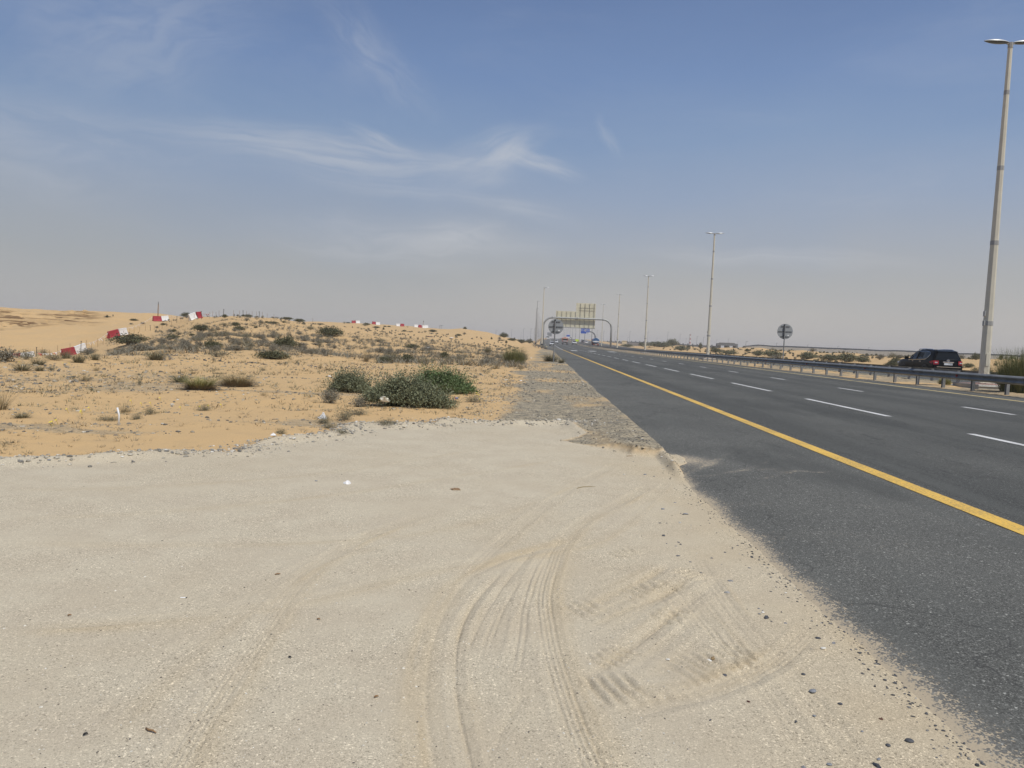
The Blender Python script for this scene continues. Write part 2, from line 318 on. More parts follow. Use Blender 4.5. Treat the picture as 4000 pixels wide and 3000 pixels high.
    medn = ss(x, ROAD_R+.3, ROAD_R+1)*(1-ss(x, OPP_L-.7, OPP_L-.2))*(1-ss(y, 150, 300))
    z = z+medn*(.03+.05*fbm(x*.8, y*.8, 3, 51)+.02*fbm(x*4, y*4, 2, 52))
    if not full: return z
    # what lies on top
    g = ss(x+.8*fbm(x*.9, y*.5, 4, 61)+.15*fbm(x*6, y*4, 2, 66), -1.7, -.4)*(1-ss(x, 1.8, 2))*ss(y, -1, 2)*(.42+.58*ss(fbm(x*.8, y*.35, 4, 67), -.45, .2))
    g = np.maximum(g*(1-ss(r, 140, 200)), ss(x, 15, 15.8)*(1-ss(x, 38, 42))*(.72-.42*ss(fbm(x*.7, y*.4, 3, 63), -.1, .4)))
    band = ss(fbm(x*.35+y*.12, y*.9-x*.2, 4, 62), .02, .45)*nf*ss(r, 6, 8)*(1-ss(x, -1, 0))*.60
    g = np.maximum(g, band)
    near = np.maximum(np.exp(-((ex)/.22)**2), .75*np.exp(-((ex+.1)/.55)**2))*(1-ss(r, 12, 25))
    st = np.maximum(st, near*.9*(.5+.7*vnoise(x*3, y*3, 9))*lay)
    ed = np.exp(-((ex+.35)/.30)**2)*ss(vnoise(x*1.1, y*.8, 77), .5, .8)*lay*ss(y, 1, 2)*.22
    grav = np.clip(np.maximum(g*(1-lay), ed), 0, 1)
    bermg = np.zeros(x.shape)
    grav = np.clip(grav, 0, 1)
    emb = ss(a, PAZ[20], PAZ[21])*ss(r, 380, 395)
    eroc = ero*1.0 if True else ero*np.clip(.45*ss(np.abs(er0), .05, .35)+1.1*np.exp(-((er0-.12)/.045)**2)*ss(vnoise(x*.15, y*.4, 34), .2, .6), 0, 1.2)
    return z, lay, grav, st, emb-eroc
def gp(px, py):
    """where the sight line through a picture point meets the ground"""
    d = ray(px, py); hr = math.hypot(d[0], d[1]); t = np.exp(np.linspace(math.log(1.2), math.log(1500), 1600))/hr
    dz = CH+d[2]*t-terrain(d[0]*t, d[1]*t); k = np.where(dz < 0)[0]
    if len(k) == 0: i = int(np.argmin(dz)); return Vector((d[0]*t[i], d[1]*t[i], float(terrain(d[0]*t[i], d[1]*t[i])[0])))
    i = k[0]; q = dz[i-1]/(dz[i-1]-dz[i]) if i else 0; tt = t[i-1]+(t[i]-t[i-1])*q if i else t[0]
    x, y = d[0]*tt, d[1]*tt; return Vector((x, y, float(terrain(x, y)[0])))
def at_r(px, r, py=None):
    """the ground at distance r below a picture column"""
    d = ray(px, 1342+.0417*(px-2139) if py is None else py); h = math.hypot(d[0], d[1]); x, y = d[0]/h*r, d[1]/h*r
    return Vector((x, y, float(terrain(x, y)[0])))
def depth(v): return float(np.dot(FW, np.array(v)-np.array((0, 0, CH))))

# ------------------------------------------------------------------ materials
MATS = {}
def mat(name, col, rough=.7, metal=0.0, var=.12, scale=6.0, col2=None, bump=0.0, bscale=30, island=0.0, coat=0.0, spec=.5):
    if name in MATS: return MATS[name]
    m = bpy.data.materials.new(name); m.use_nodes = True; t = NT(m.node_tree); b = m.node_tree.nodes['Principled BSDF']
    b.inputs['Roughness'].default_value = rough; b.inputs['Metallic'].default_value = metal
    b.inputs['Specular IOR Level'].default_value = spec; b.inputs['Coat Weight'].default_value = coat
    o = t.node('ShaderNodeTexCoord').outputs['Object']; n = t.noise(o, scale, 5, .6)
    lo = tuple(c*(1-var) for c in col); hi = tuple(min(1, c*(1+var)) for c in (col2 or col))
    c = t.mix(t.smooth(n, .3, .7), lo, hi)
    if island:
        ri = t.node('ShaderNodeNewGeometry').outputs['Random Per Island']
        c = t.mix(1.0, c, t.ramp(ri, [(0, 1-island), (1, 1+island)]), 'MULTIPLY')
        if col2: c = t.mix(t.smooth(ri, .35, .8), c, col2)
    t.put(b.inputs['Base Color'], c)
    if bump:
        bn = t.node('ShaderNodeBump'); bn.inputs['Strength'].default_value = bump; bn.inputs['Distance'].default_value = .01
        t.put(bn.inputs['Height'], t.noise(o, bscale, 4)); t.l.new(bn.outputs[0], b.inputs['Normal'])
    MATS[name] = m; return m

def ground_material():
    m = bpy.data.materials.new('ground_sand'); m.use_nodes = True; t = NT(m.node_tree); b = m.node_tree.nodes['Principled BSDF']
    b.inputs['Roughness'].default_value = .95; b.inputs['Specular IOR Level'].default_value = .15
    o = t.node('ShaderNodeTexCoord').outputs['Object']
    att = t.node('ShaderNodeAttribute', attribute_name='zone'); lay, grav, st = t.sep(att.outputs['Vector'])
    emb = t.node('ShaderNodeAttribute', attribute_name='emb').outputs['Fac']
    big = t.noise(o, .35, 5, .6); mid = t.noise(o, 2.5, 5, .6); fine = t.noise(o, 22, 4, .65)
    orange = t.mix(t.smooth(big, .35, .65), (.565, .385, .190), (.530, .370, .192))
    orange = t.mix(t.math('MULTIPLY', t.smooth(mid, .48, .75), .5), orange, (.455, .325, .178))
    pale = t.mix(t.smooth(mid, .35, .65), (.488, .425, .318), (.522, .462, .348))
    pale = t.mix(t.math('MULTIPLY', t.smooth(big, .45, .62), .45), pale, (.478, .408, .292))
    pale = t.mix(t.math('MULTIPLY', st, .45), pale, (.480, .372, .218))
    gr = t.mix(t.smooth(t.noise(o, 5, 4), .38, .62), (.235, .210, .160), (.375, .320, .225))
    # grains: a few sizes of little stones as colour of the surface
    v1 = t.sep(t.voro(o, 330).outputs['Color'])[0]; v2 = t.sep(t.voro(o, 150).outputs['Color'])[0]
    v3n = t.voro(o, 48); v3 = t.sep(v3n.outputs['Color'])[0]
    g1 = t.ramp(v1, [(0, .50), (.14, .72), (.2, .96), (.82, 1.02), (.90, 1.18), (1, 1.5)])
    g2 = t.ramp(v2, [(0, .55), (.05, .68), (.07, .98), (.90, 1.0), (.95, 1.35), (1, 1.6)])
    g3 = t.ramp(v3, [(0, .35), (.20, .6), (.4, .95), (.75, 1.05), (1, 1.6)])
    grain = t.mix(1, g1, g2, 'MULTIPLY')
    amt = t.math('MULTIPLY', t.smooth(t.noise(o, 1.3, 4), .25, .7), .75)
    pale = t.mix(t.math('ADD', .25, amt, clamp=True), pale, t.mix(1, pale, grain, 'MULTIPLY'))
    gr = t.mix(.9, gr, t.mix(1, gr, g3, 'MULTIPLY')); gr = t.mix(.6, gr, t.mix(1, gr, g2, 'MULTIPLY'))
    orange = t.mix(.35, orange, t.mix(1, orange, g1, 'MULTIPLY'))
    c = t.mix(lay, orange, pale)
    edge = t.smooth(t.math('ADD', grav, t.math('MULTIPLY', t.math('SUBTRACT', fine, .5), .9)), .32, .62)
    edge = t.math('MULTIPLY', edge, t.math('ADD', .5, t.math('MULTIPLY', t.smooth(grav, .5, .9), .5)))
    c = t.mix(edge, c, gr)
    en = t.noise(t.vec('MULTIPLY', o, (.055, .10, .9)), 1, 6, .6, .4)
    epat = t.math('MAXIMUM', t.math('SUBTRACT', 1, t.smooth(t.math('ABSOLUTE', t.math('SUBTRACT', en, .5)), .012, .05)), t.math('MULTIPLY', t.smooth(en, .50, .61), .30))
    c = t.mix(t.math('MULTIPLY', t.math('MULTIPLY', emb, -1.0, clamp=True), epat), c, (.17, .10, .045))  # eroded dune: damp layers and the shade of undercut ledges, both painted dark brown
    c = t.mix(t.math('MULTIPLY', emb, 1.0, clamp=True), c, t.mix(t.smooth(mid, .4, .6), (.235, .205, .165), (.30, .255, .19)))
    t.put(b.inputs['Base Color'], c)
    bn = t.node('ShaderNodeBump'); bn.inputs['Strength'].default_value = .55; bn.inputs['Distance'].default_value = .006
    hgt = t.math('ADD', t.math('MULTIPLY', t.noise(o, 90, 5, .7), 1.0), t.math('MULTIPLY', t.math('MULTIPLY', edge, v3), 1.6))
    t.put(bn.inputs['Height'], hgt); t.l.new(bn.outputs[0], b.inputs['Normal'])
    return m
def asphalt_material():
    m = bpy.data.materials.new('asphalt'); m.use_nodes = True; t = NT(m.node_tree); b = m.node_tree.nodes['Principled BSDF']
    b.inputs['Roughness'].default_value = .85; b.inputs['Specular IOR Level'].default_value = .25
    o = t.node('ShaderNodeTexCoord').outputs['Object']
    dust = t.node('ShaderNodeAttribute', attribute_name='dust').outputs['Fac']; wear = t.node('ShaderNodeAttribute', attribute_name='wear').outputs['Fac']
    c = t.mix(t.smooth(t.noise(o, .5, 5), .35, .65), (.110, .1105, .100), (.132, .132, .119))
    c = t.mix(t.math('MULTIPLY', wear, .8), c, (.070, .0715, .066))
    v1 = t.sep(t.voro(o, 200).outputs['Color'])[0]; v2 = t.sep(t.voro(o, 95).outputs['Color'])[0]
    c = t.mix(.95, c, t.mix(1, c, t.ramp(v1, [(0, .4), (.25, .7), (.6, 1.0), (.85, 1.3), (1, 2.3)]), 'MULTIPLY'))
    c = t.mix(.8, c, t.mix(1, c, t.ramp(v2, [(0, .5), (.1, .9), (.9, 1.0), (.965, 1.0), (.975, 2.2), (1, 2.8)]), 'MULTIPLY'))
    st = t.noise(t.vec('MULTIPLY', o, (1.0, .06, 1)), 3, 4)
    c = t.mix(t.math('MULTIPLY', t.smooth(st, .48, .72), .45), c, (.112, .115, .105))
    pa = t.noise(t.vec('MULTIPLY', o, (.35, .09, 1)), 1, 5, .65); c = t.mix(t.math('MULTIPLY', t.smooth(pa, .52, .60), .45), c, (.060, .0615, .057))
    oil = t.noise(t.vec('MULTIPLY', o, (2.2, .55, 1)), 1, 4, .6); c = t.mix(t.math('MULTIPLY', t.smooth(oil, .66, .72), .45), c, (.042, .042, .040))
    cr = t.voro(t.vec('ADD', t.vec('MULTIPLY', o, (.45, .16, 1)), t.vec('SCALE', t.comb(t.noise(o, 1.5, 3), t.noise(t.vec('ADD', o, (5, 3, 0)), 1.5, 3)), .5)), 1.0, 'DISTANCE_TO_EDGE')
    c = t.mix(t.math('MULTIPLY', t.math('SUBTRACT', 1, t.smooth(cr.outputs['Distance'], .0, .006)), .5), c, (.035, .035, .034))
    sp = t.voro(o, 4.0); spot = t.math('MULTIPLY', t.math('SUBTRACT', 1, t.smooth(sp.outputs['Distance'], .05, .13)), t.smooth(t.sep(sp.outputs['Color'])[1], .9, .95))
    c = t.mix(t.math('MULTIPLY', spot, .5), c, (.10, .075, .05))
    fine = t.noise(o, 70, 4, .7)
    gr_ = t.sep(t.voro(o, 130).outputs['Color'])[1]; gr2 = t.noise(o, 26, 4, .65)
    spk = t.smooth(t.math('ADD', t.math('SUBTRACT', dust, .06), t.math('ADD', t.math('MULTIPLY', t.math('SUBTRACT', gr_, .5), .55), t.math('MULTIPLY', t.math('SUBTRACT', gr2, .5), .9))), .44, .58)
    film = t.math('MULTIPLY', t.smooth(t.math('ADD', dust, t.math('MULTIPLY', t.math('SUBTRACT', fine, .5), .25)), .06, .8), .34)
    d2 = t.math('MAXIMUM', spk, film)
    c = t.mix(film, c, (.36, .335, .29)); c = t.mix(spk, c, (.45, .375, .265))
    t.put(b.inputs['Base Color'], c)
    bn = t.node('ShaderNodeBump'); bn.inputs['Strength'].default_value = .6; bn.inputs['Distance'].default_value = .005
    t.put(bn.inputs['Height'], t.math('ADD', v1, t.noise(o, 60, 3))); t.l.new(bn.outputs[0], b.inputs['Normal'])
    return m
def paint_material(name, col, dirt):
    m = bpy.data.materials.new(name); m.use_nodes = True; t = NT(m.node_tree); b = m.node_tree.nodes['Principled BSDF']
    b.inputs['Roughness'].default_value = .7
    o = t.node('ShaderNodeTexCoord').outputs['Object']
    n = t.noise(o, 40, 5, .7); c = t.mix(t.smooth(t.noise(o, 3, 4), .35, .7), col, tuple(x*.88 for x in col))
    c = t.mix(t.math('MULTIPLY', t.smooth(t.math('ADD', n, t.math('MULTIPLY', t.noise(o, 1.2, 3), .32)), .60, .78), dirt), c, (.15, .135, .11))
    t.put(b.inputs['Base Color'], c); return m
M_GROUND = ground_material(); M_ASPH = asphalt_material()
M_WHITE = paint_material('white_road_paint', (.72, .72, .70), .5); M_YEL = paint_material('yellow_road_paint', (.78, .49, .085), .6)
M_PYEL = paint_material('pale_yellow_road_paint', (.70, .55, .24), .4)
M_GALV = mat('galvanised_steel', (.27, .28, .285), .45, .3, .12, 4, bump=.05)
M_RAIL = mat('weathered_rail_steel', (.185, .190, .188), .5, .05, .22, 3)
M_POLE = mat('cream_lamp_paint', (.62, .585, .48), .6, 0, .06, 2)
M_POLEG = mat('grey_lamp_paint', (.34, .34, .33), .6, 0, .06, 2)
M_HEAD = mat('lamp_head_grey', (.52, .54, .55), .4, .2, .05, 4)
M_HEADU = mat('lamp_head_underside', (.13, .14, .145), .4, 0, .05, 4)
M_BLACK = mat('matt_black', (.015, .015, .016), .6, 0, .2, 8)
M_RUBBER = mat('tyre_rubber', (.018, .018, .018), .8, 0, .2, 20)
M_SIGNBK = mat('sign_back_grey', (.33, .35, .36), .5, .1, .04, 3)
M_PANELBK = mat('panel_back_cream', (.70, .665, .50), .6, 0, .05, 1.2)
M_WPLAST = mat('white_plastic', (.76, .77, .77), .5, 0, .06, 5)
M_RPLAST = mat('dark_red_plastic', (.33, .022, .036), .55, 0, .15, 3)
M_CONC = mat('pale_concrete', (.40, .385, .35), .9, 0, .12, 2, bump=.2)
M_WOOD = mat('weathered_wood', (.28, .17, .085), .85, 0, .2, 5)
M_STAKE = mat('rusty_stake', (.10, .082, .065), .8, .2, .25, 8)

# ------------------------------------------------------------------ mesh helpers
def fast(name, V, F_, mats, parent=None, smooth=False, mi=None):
    """object from arrays: V (n,3), F_ list of arrays (m,3)/(m,4)"""
    me = bpy.data.meshes.new(name); V = np.asarray(V, np.float32); Fs = [np.asarray(f, np.int32) for f in (F_ if isinstance(F_, list) else [F_]) if len(f)]
    me.vertices.add(len(V)); me.vertices.foreach_set('co', V.ravel())
    loops = np.concatenate([f.ravel() for f in Fs]); cnt = np.concatenate([np.full(len(f), f.shape[1], np.int32) for f in Fs])
    me.loops.add(len(loops)); me.loops.foreach_set('vertex_index', loops); me.polygons.add(len(cnt))
    me.polygons.foreach_set('loop_start', np.concatenate([[0], np.cumsum(cnt)[:-1]]).astype(np.int32)); me.polygons.foreach_set('loop_total', cnt)
    for m in (mats if isinstance(mats, (list, tuple)) else [mats]): me.materials.append(m)
    if mi is not None: me.polygons.foreach_set('material_index', np.asarray(mi, np.int32))
    me.polygons.foreach_set('use_smooth', np.full(len(cnt), smooth, bool))
    me.update(calc_edges=True); me.validate()
    o = bpy.data.objects.new(name, me); COL.objects.link(o)
    if parent: o.parent = parent
    return o
class MB:
    def __init__(s): s.v = []; s.f = []; s.m = []
    def add(s, V, Fc, mi=0):
        b = len(s.v); s.v += [tuple(p) for p in V]; s.f += [tuple(b+i for i in f) for f in Fc]; s.m += [mi]*len(Fc); return s
    def box(s, c, d, mi=0, rot=None, taper=1.0, bev=0):
        x, y, z = (k/2 for k in d); Mx = rot or Matrix.Identity(3); c = Vector(c)
        V = []
        for k, sc in ((-1, 1), (1, taper)):
            for a, b_ in ((-1, -1), (1, -1), (1, 1), (-1, 1)): V.append(c+Mx @ Vector((a*x*sc, b_*y*sc, k*z)))
        return s.add(V, [(3, 2, 1, 0), (4, 5, 6, 7), (0, 1, 5, 4), (1, 2, 6, 5), (2, 3, 7, 6), (3, 0, 4, 7)], mi)
    def tube(s, pts, rad, n=8, mi=0, caps=True, phase=0.0, squash=1.0):
        pts = [Vector(p) for p in pts]; rad = rad if isinstance(rad, (list, tuple)) else [rad]*len(pts); V = []
        for i, p in enumerate(pts):
            t = (pts[min(i+1, len(pts)-1)]-pts[max(i-1, 0)]).normalized()
            ref = Vector((0, 0, 1)) if abs(t.z) < .9 else Vector((0, 1, 0))
            a = t.cross(ref).normalized(); b = t.cross(a).normalized()
            for k in range(n):
                q = 2*math.pi*(k+phase)/n; V.append(p+a*math.cos(q)*rad[i]+b*math.sin(q)*rad[i]*squash)
        Fc = [(i*n+k, i*n+(k+1) % n, (i+1)*n+(k+1) % n, (i+1)*n+k) for i in range(len(pts)-1) for k in range(n)]
        if caps: Fc += [tuple(range(n-1, -1, -1)), tuple((len(pts)-1)*n+k for k in range(n))]
        return s.add(V, Fc, mi)
    def disc(s, c, ax, r, th, n=32, mi=0):
        ax = Vector(ax).normalized(); return s.tube([Vector(c)-ax*th/2, Vector(c)+ax*th/2], r, n, mi)
    def poly(s, pts, th, nrm, mi=0):
        """flat outline given a thickness along nrm"""
        nrm = Vector(nrm); n = len(pts); V = [Vector(p) for p in pts]+[Vector(p)+nrm*th for p in pts]
        return s.add(V, [tuple(range(n-1, -1, -1)), tuple(range(n, 2*n))]+[(i, (i+1) % n, n+(i+1) % n, n+i) for i in range(n)], mi)
    def loft(s, rings, mi=0, closed=True, caps=True):
        n = len(rings[0]); V = [p for r_ in rings for p in r_]; Fc = []
        for i in range(len(rings)-1):
            for k in range(n if closed else n-1): Fc.append((i*n+k, i*n+(k+1) % n, (i+1)*n+(k+1) % n, (i+1)*n+k))
        if caps: Fc += [tuple(range(n-1, -1, -1)), tuple((len(rings)-1)*n+k for k in range(n))]
        return s.add(V, Fc, mi)
    def build(s, name, mats, parent=None, smooth=False, sub=0, bevel=0):
        me = bpy.data.meshes.new(name); me.from_pydata(s.v, [], s.f)
        for m in (mats if isinstance(mats, (list, tuple)) else [mats]): me.materials.append(m)
        me.polygons.foreach_set('material_index', s.m)
        import bmesh
        bm = bmesh.new(); bm.from_mesh(me); bmesh.ops.recalc_face_normals(bm, faces=bm.faces); bm.to_mesh(me); bm.free()
        if smooth is True: me.polygons.foreach_set('use_smooth', [True]*len(me.polygons))
        elif smooth:
            me.polygons.foreach_set('use_smooth', [True]*len(me.polygons)); me.set_sharp_from_angle(angle=R(smooth))
        me.update(); o = bpy.data.objects.new(name, me); COL.objects.link(o)
        if parent: o.parent = parent
        if bevel:
            b = o.modifiers.new('bevel', 'BEVEL'); b.width = bevel; b.segments = 2; b.limit_method = 'ANGLE'
        if sub:
            b = o.modifiers.new('subdivision', 'SUBSURF'); b.levels = sub; b.render_levels = sub
        return o
def tag(o, label, cat, group=None, kind=None):
    o['label'] = label; o['category'] = cat
    if group: o['group'] = group
    if kind: o['kind'] = kind
    return o
def thing(name, label, cat, loc=(0, 0, 0), rz=0.0, group=None):
    o = bpy.data.objects.new(name, None); COL.objects.link(o); o.empty_display_size = .2
    o.location = loc; o.rotation_euler = (0, 0, rz); return tag(o, label, cat, group)
def copy_tree(o, parent=None):
    c = o.copy(); COL.objects.link(c); c.parent = parent
    for ch in list(o.children): copy_tree(ch, c)
    return c
def dup(o, loc, rz, label, scale=None):
    c = copy_tree(o); c.location = loc; c.rotation_euler = (0, 0, rz); c['label'] = label
    if scale is not None: c.scale = (scale, scale, scale) if not hasattr(scale, '__len__') else scale
    return c
rng = np.random.default_rng(7); random.seed(7)

# ------------------------------------------------------------------ GROUND: one sheet to the horizon
azf = np.radians(np.arange(-50, 50.01, .09)); azc = np.radians(np.concatenate([np.arange(54, 180, 4), np.arange(180, 310, 4)]))
AZ = np.concatenate([azf, azc]); AZ = AZ+0.0
rr = [.25]
while rr[-1] < 2560:
    q = rr[-1]; rr.append(q*(1.06 if q < 1.3 else 1.0045 if q < 5 else 1.0065 if q < 14 else 1.012 if q < 450 else 1.03))
rr = np.array(rr); A_, R_ = np.meshgrid(AZ, rr)
gx = (np.sin(A_)*R_).ravel(); gy = (np.cos(A_)*R_).ravel()
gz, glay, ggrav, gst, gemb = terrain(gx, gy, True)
na, nr = len(AZ), len(rr); ii = np.arange(nr-1)[:, None]*na; jj = np.arange(na)[None, :]; j2 = (jj+1) % na
quads = np.stack([ii+jj, ii+na+jj, ii+na+j2, ii+j2], -1).reshape(-1, 4)
V = np.concatenate([np.stack([gx, gy, gz], -1), [[0, 0, float(terrain(0, 0)[0])]]]); c0 = len(V)-1
fan = np.stack([np.arange(na), (np.arange(na)+1) % na, np.full(na, c0)], -1)
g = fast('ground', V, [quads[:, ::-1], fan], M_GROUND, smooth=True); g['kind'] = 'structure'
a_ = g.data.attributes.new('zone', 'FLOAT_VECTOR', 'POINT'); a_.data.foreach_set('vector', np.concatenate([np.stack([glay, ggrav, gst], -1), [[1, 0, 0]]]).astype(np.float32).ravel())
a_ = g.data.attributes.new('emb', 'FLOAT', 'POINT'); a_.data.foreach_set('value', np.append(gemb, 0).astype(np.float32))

# ------------------------------------------------------------------ ROADS
def road(name, xl, xr, ys, fine, zoff=0.0, edge=True):
    us = np.unique(np.concatenate([np.arange(0, 3.0, .05) if fine else [0, .3], np.linspace(3 if fine else .6, xr-xl, 28)]))
    U, Y = np.meshgrid(us, ys); e = SEDGE(Y) if edge else 0*Y
    if edge: e = e+(.024*fbm(Y*3.1, Y*0, 3, 12)+.016*fbm(Y*14, Y*0+5, 2, 13))*(1-ss(Y, 40, 90))
    X = xl+U+e*(1-U/(xr-xl)); Z = zroad(X, Y)+zoff+(.0015*fbm(X*5, Y*5, 2, 14) if fine else 0)
    if edge: Z = Z-.016*(1-ss(U, 0, .10))
    n, m = U.shape; i = np.arange(n-1)[:, None]*m; j = np.arange(m-1)[None, :]
    q = np.stack([i+j, i+j+1, i+m+j+1, i+m+j], -1).reshape(-1, 4)
    sk = np.concatenate([np.arange(0, m), ])
    V = np.stack([X, Y, Z], -1).reshape(-1, 3)
    o = fast(name, V, q, M_ASPH, smooth=True); o['kind'] = 'structure'
    x, y, u = X.ravel(), Y.ravel(), U.ravel()
    d = 1.0*np.exp(-u/.075)*(1-ss(y, 30, 60))*(.5+.6*vnoise(x*8, y*8, 15)) if edge else 0*x
    if edge:
        d = d+.30*np.exp(-u/.20)*(1-ss(y, 4, 9))+.20*np.exp(-((y-5.2)/1.6)**2)*np.exp(-((u-1.0)/1.1)**2)*ss(fbm(x*.8, y*2.2, 3, 16), -.1, .5)
        d = d+.62*np.exp(-((x-1.75)/.35)**2-((y-8.6)/.45)**2)+.16*np.exp(-((x-2.6)/.8)**2-((y-8.0)/.6)**2)*(vnoise(x*3, y*9, 18))*1.6
        d = d+.25*(1-ss(y, 1.5, 3.5))*np.exp(-u/.9)
        for path, s_, w_ in [([(2560, 1870), (2680, 1850), (2800, 1800), (2900, 1740)], .34, .05), ([(2590, 1890), (2760, 1860), (2900, 1840), (3100, 1835)], .25, .05),
                             ([(2950, 1880), (3100, 1845), (3200, 1850), (3260, 1835)], .34, .05), ([(2700, 1990), (3100, 1960), (3400, 1985), (3800, 2060)], .22, .09),
                             ([(2900, 2110), (3300, 2070), (3700, 2060)], .2, .12), ([(3100, 2180), (3500, 2190), (3950, 2300)], .16, .12), ([(2650, 1860), (2850, 1850), (3050, 1790)], .25, .04)]:
            p = resample(pix(path), .06); dd, uu = path_uv(x, y, p, .5); L = np.hypot(*np.diff(p, axis=0).T).sum()
            d = d+s_*.72*np.exp(-(dd/w_)**2)*ss(uu, 0, .3)*(1-ss(uu, L-.4, L))*(.4+.9*vnoise(uu*5, dd*25, 19))
    a = o.data.attributes.new('dust', 'FLOAT', 'POINT'); a.data.foreach_set('value', np.clip(d, 0, 1).astype(np.float32))
    wr = 0*x
    for c in ((4.5, 6.7, 8.2, 10.4, 11.9, 14.1) if edge else (24.3, 26.2, 28.0, 29.9)): wr = wr+np.exp(-((x-c)/.45)**2)
    wr = wr*(.45+.55*vnoise(x*2, y*.1, 20))+.45*ss(x, 3.7, 4.0)*(x < 15.2)*(.5+.7*vnoise(x*.3, y*.03, 24))+.8*np.exp(-((x-4.03)/.03)**2)+.6*np.exp(-((x-11.35)/.04)**2)
    a = o.data.attributes.new('wear', 'FLOAT', 'POINT'); a.data.foreach_set('value', np.clip(wr, 0, 1).astype(np.float32))
    return o
yn = np.concatenate([np.arange(-30, 0, 2.0), np.arange(0, 12, .04)]); yf = [12.0]
while yf[-1] < 2400: yf.append(yf[-1]*1.02)
road('road', ROAD_L, ROAD_R, np.concatenate([yn, yf]), True)
road('opposite_road', OPP_L, OPP_R, np.concatenate([np.arange(-30, 12, 2.0), yf]), False, .0, False)
# the slip lane that joins from the left beyond the sign
mb = MB(); ysl = [128, 140, 160, 190, 230, 300, 400, 550, 800]; xl_ = [1.45, .9, -.1, -1.0, -1.6, -2.2, -2.8, -3.5, -4.0]
V = []; 
for y_, x_ in zip(ysl, xl_): V += [(x_, y_, float(zroad(1.5, y_))+.02), (1.9, y_, float(zroad(1.5, y_))+.006)]
mb.add(V, [(2*i, 2*i+1, 2*i+3, 2*i+2) for i in range(len(ysl)-1)]); o = mb.build('slip_lane', M_ASPH); o['kind'] = 'structure'
def strip(name, mats, segs, wdt, lift=.004):
    """painted strips: (x0,y0,x1,y1)"""
    mb = MB()
    for x0, y0, x1, y1 in segs:
        n = max(1, int((math.log(max(y1, 2))-math.log(max(y0, 2)))/.03)); V = []
        for k in range(n+1):
            t = k/n; y = y0+(y1-y0)*t if n < 3 else math.exp(math.log(max(y0, 1))*(1-t)+math.log(y1)*t); x = x0+(x1-x0)*(y-y0)/(y1-y0)
            z = float(zroad(x, y))+lift+(y > 60)*.004+(y > 200)*.02; V += [(x-wdt/2, y, z), (x+wdt/2, y, z)]
        mb.add(V, [(2*i, 2*i+1, 2*i+3, 2*i+2) for i in range(n)])
    o = mb.build(name, mats); o['kind'] = 'structure'; return o
XY = 3.80
strip('road_edge_line', M_YEL, [(XY, 1.0, XY, 37.4), (XY, 37.6, XY, 150)], .20)
strip('road_edge_line', M_WHITE, [(XY, 152, XY, 900)], .18)
strip('road_edge_line', M_PYEL, [(3.6, 150, .6, 210), (.6, 210, -.6, 500)], .18)
strip('road_inner_line', M_PYEL, [(XY+11.3, 2, XY+11.3, 1200)], .20)
seg1 = [(XY+3.72, 7.95, XY+3.72, 12.82), (XY+3.72, .6, XY+3.72, 4.9)]; y = 15.81
while y < 700: seg1.append((XY+3.72, y, XY+3.72, y+4.9)); y += 8.14
strip('lane_dashes', M_WHITE, [q for q in seg1 if q[1] > .5], .15)
seg2 = []; y = 17.6-8.2*2
while y < 700: seg2.append((XY+7.5, y, XY+7.5, y+2.1)); y += 8.2
strip('lane_dashes', M_WHITE, [q for q in seg2 if q[1] > .5], .15)
strip('lane_symbols', M_WHITE, [(XY+2.0, 138.0, XY+2.02, 147), (XY+5.6, 138, XY+5.62, 147), (XY+9.5, 138, XY+9.52, 147)], 1.3, .005)
strip('opposite_edge_line', M_PYEL, [(OPP_L+.55, 10, OPP_L+.55, 1200)], .2)
s3 = []
for xx in (OPP_L+4.4, OPP_L+8.1):
    y = 12
    while y < 400: s3.append((xx, y, xx, y+3)); y += 9
strip('opposite_lane_dashes', M_WHITE, s3, .16)

# ------------------------------------------------------------------ GUARDRAILS
def wbeam(y0, y1, X, side, top=.725, n=None):
    """W-profile beam as rings along the road"""
    prof = [(0, 0), (.05, -.03), (.085, -.07), (.05, -.115), (.005, -.155), (.05, -.195), (.085, -.24), (.05, -.28), (0, -.31), (-.012, -.31), (.035, -.275), (.07, -.24), (.038, -.2), (-.010, -.155), (.038, -.11), (.07, -.07), (.035, -.035), (-.012, 0)]
    ys = list(np.exp(np.linspace(math.log(y0), math.log(y1), n or 70))); rings = []
    for y in ys: rings.append([Vector((X+side*a, y, float(zroad(X, y))+top+b)) for a, b in prof])
    return MB().loft(rings)
def guardrail(label, X, side, y0, y1, name='guardrail', posts_from=None, spacing=2.1, refl=True):
    root = thing(name, label, 'guardrail', (0, 0, 0))
    wbeam(y0, y1, X, side).build('beam', M_RAIL, root, smooth=40)
    ys = np.arange(posts_from or y0, y1-.5, spacing); px_ = X-side*.10
    pm = None; rest = MB()
    def post(mb, y):
        z = float(zroad(X, y))
        for s in (-1, 1): mb.box((px_, y+s*.046, z+.27), (.11, .014, .84))
        mb.box((px_-side*.048, y, z+.27), (.014, .08, .84)); mb.box((X-side*.02, y, z+.57), (.06, .08, .22)); return mb
    for k, y in enumerate(ys):
        if k < 99: post(MB(), y).build('post', M_GALV, root)
        else:
            z = float(zroad(X, y)); rest.box((px_, y, z+.27), (.11, .10, .84))
    if rest.v: o = rest.build('far_posts', M_GALV, root); o['kind'] = 'stuff'
    if refl:
        mr = mat('red_reflector', (.35, .015, .02), .3, 0, .1)
        for y in np.arange(ys[0]+.9, 75, 8.4):
            MB().box((X+side*.045, y, float(zroad(X, y))+.57), (.05, .06, .10)).build('reflector', mr, root)
    return root
guardrail('long steel guardrail along the near side of the median, bright top edge and red reflectors', 16.85, -1, 12, 900, posts_from=12.2)
